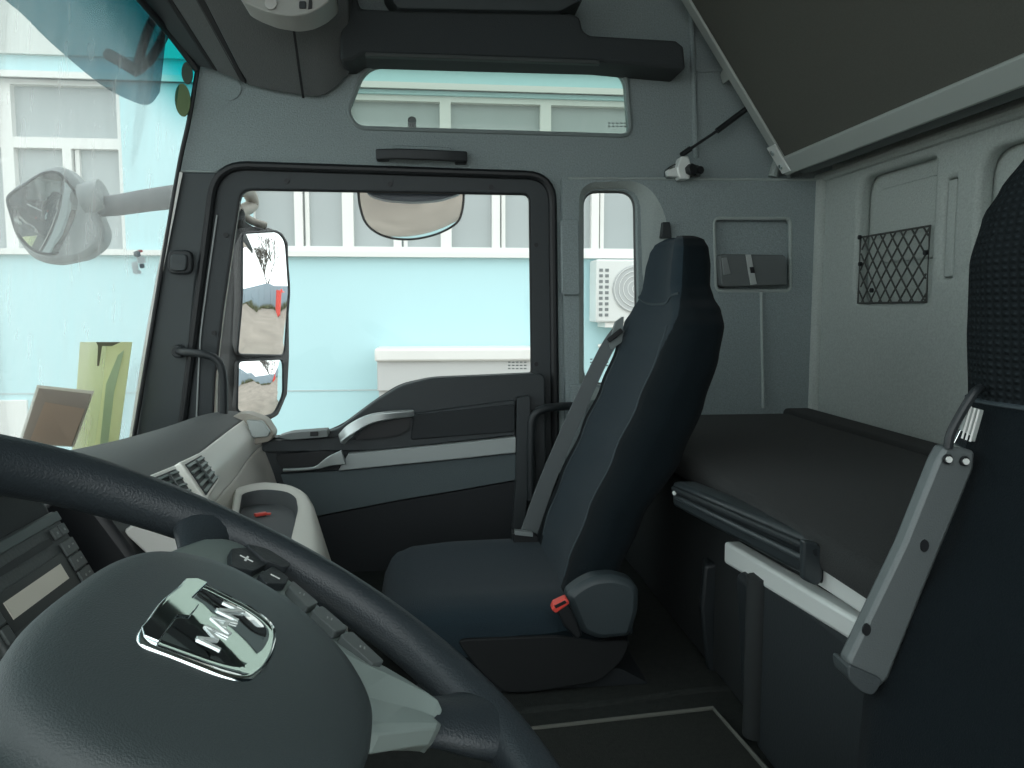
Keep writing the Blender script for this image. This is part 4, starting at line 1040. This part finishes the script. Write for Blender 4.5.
fmr = thing('front_mirror', 'angular grey front mirror outside the windscreen on a thick arm', 'mirror', at(60, 265, 2.3))
fo = [(2, 198), (12, 186), (46, 166), (62, 165), (74, 176), (90, 198), (104, 232), (100, 246), (84, 258), (50, 265), (30, 258), (14, 238)]
pxprism('housing', fo, 2.34, .08, mat('front_housing', (.24, .27, .27), .5), fmr, r=.02, bevel=.02, seg=3)
placed('mirror_glass', [(8, 198), (44, 174), (60, 172), (72, 186), (88, 212), (94, 236), (78, 250), (48, 256), (32, 250), (18, 234)], 2.30, (.75, -.3, -.35), .45, fmr, r=.02)
tube('mirror_arm', [at(182, 196, 2.30), at(150, 200, 2.33), at(118, 205, 2.36), at(95, 207, 2.38)], lambda t: .034-.006*t, mat('arm_mirror', (.08, .09, .095), .6), fmr, seg=14)
tube('mirror_pivot', [at(104, 195, 2.36), at(84, 200, 2.36)], .045, mat('front_housing', (0, 0, 0)), fmr, seg=14, smoothn=3)

# exterior sun visor
vis = thing('sun_visor', 'smoked acrylic sun visor mounted outside above the windscreen', 'sun visor', at(120, 60, 2.2))
low = [at(160, 92, 2.24), at(150, 104, 2.24), at(134, 102, 2.235), at(100, 84, 2.22), at(50, 42, 2.18), at(5, 0, 2.10), Vector((-1.16, 1.95, .84)), Vector((-1.24, 1.5, .90)), Vector((-1.26, .9, .90)), Vector((-1.15, .3, .88))]
top = [at(168, 20, 2.24), at(167, 0, 2.23), at(140, -30, 2.22), at(110, -40, 2.2), at(75, -60, 2.15), at(40, -80, 2.05), Vector((-1.02, 1.9, 1.08)), Vector((-1.08, 1.5, 1.1)), Vector((-1.1, .9, 1.1)), Vector((-1.0, .3, 1.08))]
crossjoin('visor_shade', [smoothpath(low, 4), smoothpath(top, 4)], visorm, vis, nsub=4)
vb = mat('visor_bracket', (.02, .03, .035), .6)
tube('bracket', [at(136, 70, 2.30), at(148, 30, 2.30), at(160, 10, 2.30)], .012, vb, vis)
tube('bracket', [at(136, 72, 2.30), at(150, 60, 2.30), at(163, 38, 2.30), at(170, 20, 2.30)], .012, vb, vis)
tube('bracket', [at(138, 72, 2.30), at(122, 62, 2.30), at(108, 54, 2.32)], .016, vb, vis)

# ================================================================== OUTSIDE: BUILDING
YBd = 8.0
bld = thing('building', 'pale cyan rendered building with rows of white framed windows', 'building', (0, YBd, -2.3))
def bx(x): return (x-430)/780*YBd     # approx world X of a pixel column on the facade
P = lambda px, py: at(px, py, YBd)
zs_top, zs_bot = P(400, 92).z, P(400, 256).z
XL, XRt = -9.0, 6.5
units = []
u0 = P(346, 200).x; wU = P(446, 200).x-P(346, 200).x
# door side windows
wx0 = P(252, 200).x; wx1 = P(860, 200).x
wlx0, wlx1 = P(-330, 200).x, P(124, 200).x
zt = P(300, 91).z
zb_r = P(400, 252).z
def hole(x0, x1, z0, z1): return [(x0, z0), (x1, z0), (x1, z1), (x0, z1)]
zlt, zlb = P(60, 78).z, P(60, 254).z
plate('facade', [(XL, -2.34), (XRt, -2.34), (XRt, 4.2), (XL, 4.2)], [hole(wx0, wx1, zb_r, zt), hole(wlx0, wlx1, zlb, zlt)], 'Y', YBd, YBd+.25, wallcyan, bld, bevel=0)
def strip3(name, z0, z1, dy, m): return box(name, (XL, YBd-dy, z0), (XRt, YBd+.01, z1), m, bld, bevel=0)
strip3('cornice', P(480, 68).z+1.6, P(480, 68).z+1.9, .3, winw)
strip3('eave_band', P(480, 92).z, P(480, 86).z, .06, winw)
strip3('sill_band', P(480, 258).z, P(480, 253).z, .08, winw)
strip3('wall_joint', P(480, 389.5).z, P(480, 388).z, .006, mat('joint', (.45, .55, .56), .8))
strip3('pale_band', P(480, 92).z-.0, P(480, 92).z+.02, .03, winw)
strip3('upper_band', P(480, 70).z, 4.2, .05, mat('upper_band', (.62, .65, .62), .8))
def window(x0, x1, z0, z1, ztr, sash=.5):
    w = box('window', (x0, YBd+.12, z0), (x1, YBd+.14, z1), pane, bld, bevel=0)
    fw = .055
    it = [((x0, YBd+.04, z0), (x0+fw, YBd+.13, z1)), ((x1-fw, YBd+.04, z0), (x1, YBd+.13, z1)), ((x0, YBd+.041, z0), (x1, YBd+.13, z0+fw)), ((x0, YBd+.041, z1-fw), (x1, YBd+.13, z1)),
          ((x0, YBd+.042, ztr-.05), (x1, YBd+.13, ztr+.05))]
    xm = x0+(x1-x0)*sash
    it.append(((xm-.04, YBd+.043, z0), (xm+.04, YBd+.13, ztr)))
    it.append(((xm+.06, YBd+.08, z0+fw), (xm+.10, YBd+.13, ztr-.05)))
    boxes('window_frame', it, winw, w)
zr = P(400, 140).z
x = wx0
edges = [P(v, 200).x for v in (247, 347, 446, 546, 646, 746, 846)]
for a_, b_ in zip(edges, edges[1:]): window(a_, b_, zb_r, zt, zr, .5)
zrl = P(60, 142).z
le = [P(v, 200).x for v in (-330, -215, -105, 8, 125)]
for a_, b_ in zip(le, le[1:]): window(a_, b_, zlb, zlt, zrl, .5)
# lower left white window seen low through the screen
box('low_window', (P(-200, 400).x, YBd-.03, P(0, 470).z), (P(28, 400).x, YBd+.02, P(0, 400).z), winw, bld, bevel=.01)

# canopy / long cover below windows
cn = thing('wall_canopy', 'long white canopy box mounted on the cyan facade outside the door window', 'canopy', P(450, 380))
box('canopy_top', (P(378, 350).x, YBd-.55, P(400, 358).z), (P(560, 350).x, YBd, P(400, 346).z), winw, cn, bevel=.02)
box('canopy_body', (P(380, 350).x, YBd-.5, P(400, 386).z), (P(558, 350).x, YBd, P(400, 357).z), mat('canopy_grey', (.50, .51, .50), .6), cn, bevel=.01)
box('canopy_leg', (P(381, 350).x, YBd-.45, P(400, 500).z), (P(392, 350).x, YBd-.02, P(400, 384).z), mat('canopy_grey', (0, 0, 0)), cn, bevel=.01)

# AC unit
ac = thing('air_conditioner', 'white outdoor air conditioner unit on the wall seen through the narrow window', 'air conditioner', P(620, 320))
a0, a1 = P(588, 322), P(668, 262)
box('casing', (a0.x, YBd-.38, a0.z), (a1.x, YBd-.05, a1.z), acw, ac, bevel=.02)
fc = Vector(((P(626, 290).x), YBd-.385, P(626, 290).z))
disc('fan_grille', fc, (0, -1, 0), .235, .01, mat('fan_grey', (.45, .47, .47), .6), ac, seg=40, bevel=.004)
for i in range(5):
    r = .04+.045*i
    tube('grille_ring', [fc+Vector((r*cos(2*pi*k/32), -.018, r*sin(2*pi*k/32))) for k in range(32)], .004, acw, ac, closed=True, smoothn=0, seg=5)
its = []
for i in range(9):
    for j in range(2):
        zz = a0.z+.06+i*.055; xx = a0.x+.03+j*.06
        its.append(((xx, YBd-.386, zz), (xx+.035, YBd-.379, zz+.03)))
boxes('side_louvre', its, mat('louvre_dark', (.18, .2, .2), .6), ac)
box('bracket', (a0.x+.1, YBd-.35, a0.z-.05), (a1.x-.1, YBd, a0.z), winw, ac)
tube('pipe', [Vector((a0.x+.25, YBd-.1, a0.z-.04)), Vector((a0.x+.22, YBd-.1, a0.z-.2)), Vector((a0.x+.1, YBd-.05, a0.z-.25))], .02, winw, ac)

# ================================================================== OUTSIDE: yard seen in the mirrors
gr = struct(box('ground', (-40, -30, -2.45), (60, 40, -2.35), concrete, bevel=0))
fn = thing('yard_fence', 'blue grey metal yard fence reflected in the door mirror', 'fence', (22, 12, -2.35))
boxes('fence_panel', [((21.95+(.05 if i % 2 else 0), -10+i*.6, -2.35), (22.05+(.05 if i % 2 else 0), -9.42+i*.6, .1)) for i in range(80)], fencem, fn)
tree = thing('bare_tree', 'bare branching tree standing behind the yard fence in the door mirror', 'tree', (25, 15, -2.35))
brm = mat('bark', (.10, .09, .075), .9)
V, F = [], []
def branch(p, d, L_, r, depth):
    global V, F
    q = p+d*L_; n = 5; i0 = len(V)
    u = d.orthogonal().normalized(); v = d.cross(u)
    for (c, rr) in ((p, r), (q, r*.7)):
        for k in range(n): V.append(c+u*rr*cos(2*pi*k/n)+v*rr*sin(2*pi*k/n))
    for k in range(n): F.append((i0+k, i0+(k+1) % n, i0+n+(k+1) % n, i0+n+k))
    if depth:
        for k in range(3):
            dd = (d+Vector((random.uniform(-.6, .6), random.uniform(-.6, .6), random.uniform(-.1, .5)))).normalized()
            branch(q, dd, L_*random.uniform(.65, .85), r*.65, depth-1)
branch(Vector((24, 14.3, -2.35)), Vector((0, 0, 1)), 2.0, .2, 6)
mesh('trunk', V, F, brm, tree)
bush = tag(empty('scrub_bush', (20, 12, -2.35)), 'low dry scrub growing along the foot of the yard fence', 'bush')
V, F = [], []
for i in range(900):
    c = Vector((random.uniform(20.9, 21.6), random.uniform(2, 24), -2.35)); h = random.uniform(.15, .6)
    for k in range(3):
        i0 = len(V); a_ = random.uniform(0, 6.3); w = .04
        V += [c+Vector((w*cos(a_), w*sin(a_), 0)), c-Vector((w*cos(a_), w*sin(a_), 0)), c+Vector((random.uniform(-.2, .2), random.uniform(-.2, .2), h))]
        F.append((i0, i0+1, i0+2))
mesh('foliage', V, F, mat('scrub', (.16, .17, .09), .9), bush, smooth=False)
rt_ = thing('red_tank', 'red upright tank standing in front of the yard fence in the mirror', 'tank', (20, 14.5, -2.35))
disc('tank_body', (19.6, 15.3, -2.35), (0, 0, 1), .7, 1.9, red, rt_, seg=20, bevel=.1)
disc('tank_cap', (19.6, 15.3, -.46), (0, 0, 1), .2, .2, red, rt_, seg=16, bevel=.04)

# ================================================================== LIGHT
w = bpy.data.worlds.new('world'); sc.world = w; w.use_nodes = True
bg = w.node_tree.nodes['Background']
bg.inputs[0].default_value = (.93, 1.0, 1.0, 1); bg.inputs[1].default_value = 2.15
def area(name, loc, target, sx, sy, power, col=(1, 1, 1)):
    l = bpy.data.lights.new(name, 'AREA'); l.shape = 'RECTANGLE'; l.size = sx; l.size_y = sy; l.energy = power; l.color = col
    o = bpy.data.objects.new(name, l); COL.objects.link(o); o.location = loc
    o.rotation_euler = (Vector(target)-Vector(loc)).to_track_quat('-Z', 'Y').to_euler()
    return o
sc.view_settings.view_transform = 'Standard'
sc.view_settings.look = 'None'
sc.view_settings.exposure = 0
sc.cycles.max_bounces = 10; sc.cycles.diffuse_bounces = 5; sc.cycles.transparent_max_bounces = 16
sc.cycles.use_denoising = True
sc.cycles.sample_clamp_indirect = 4
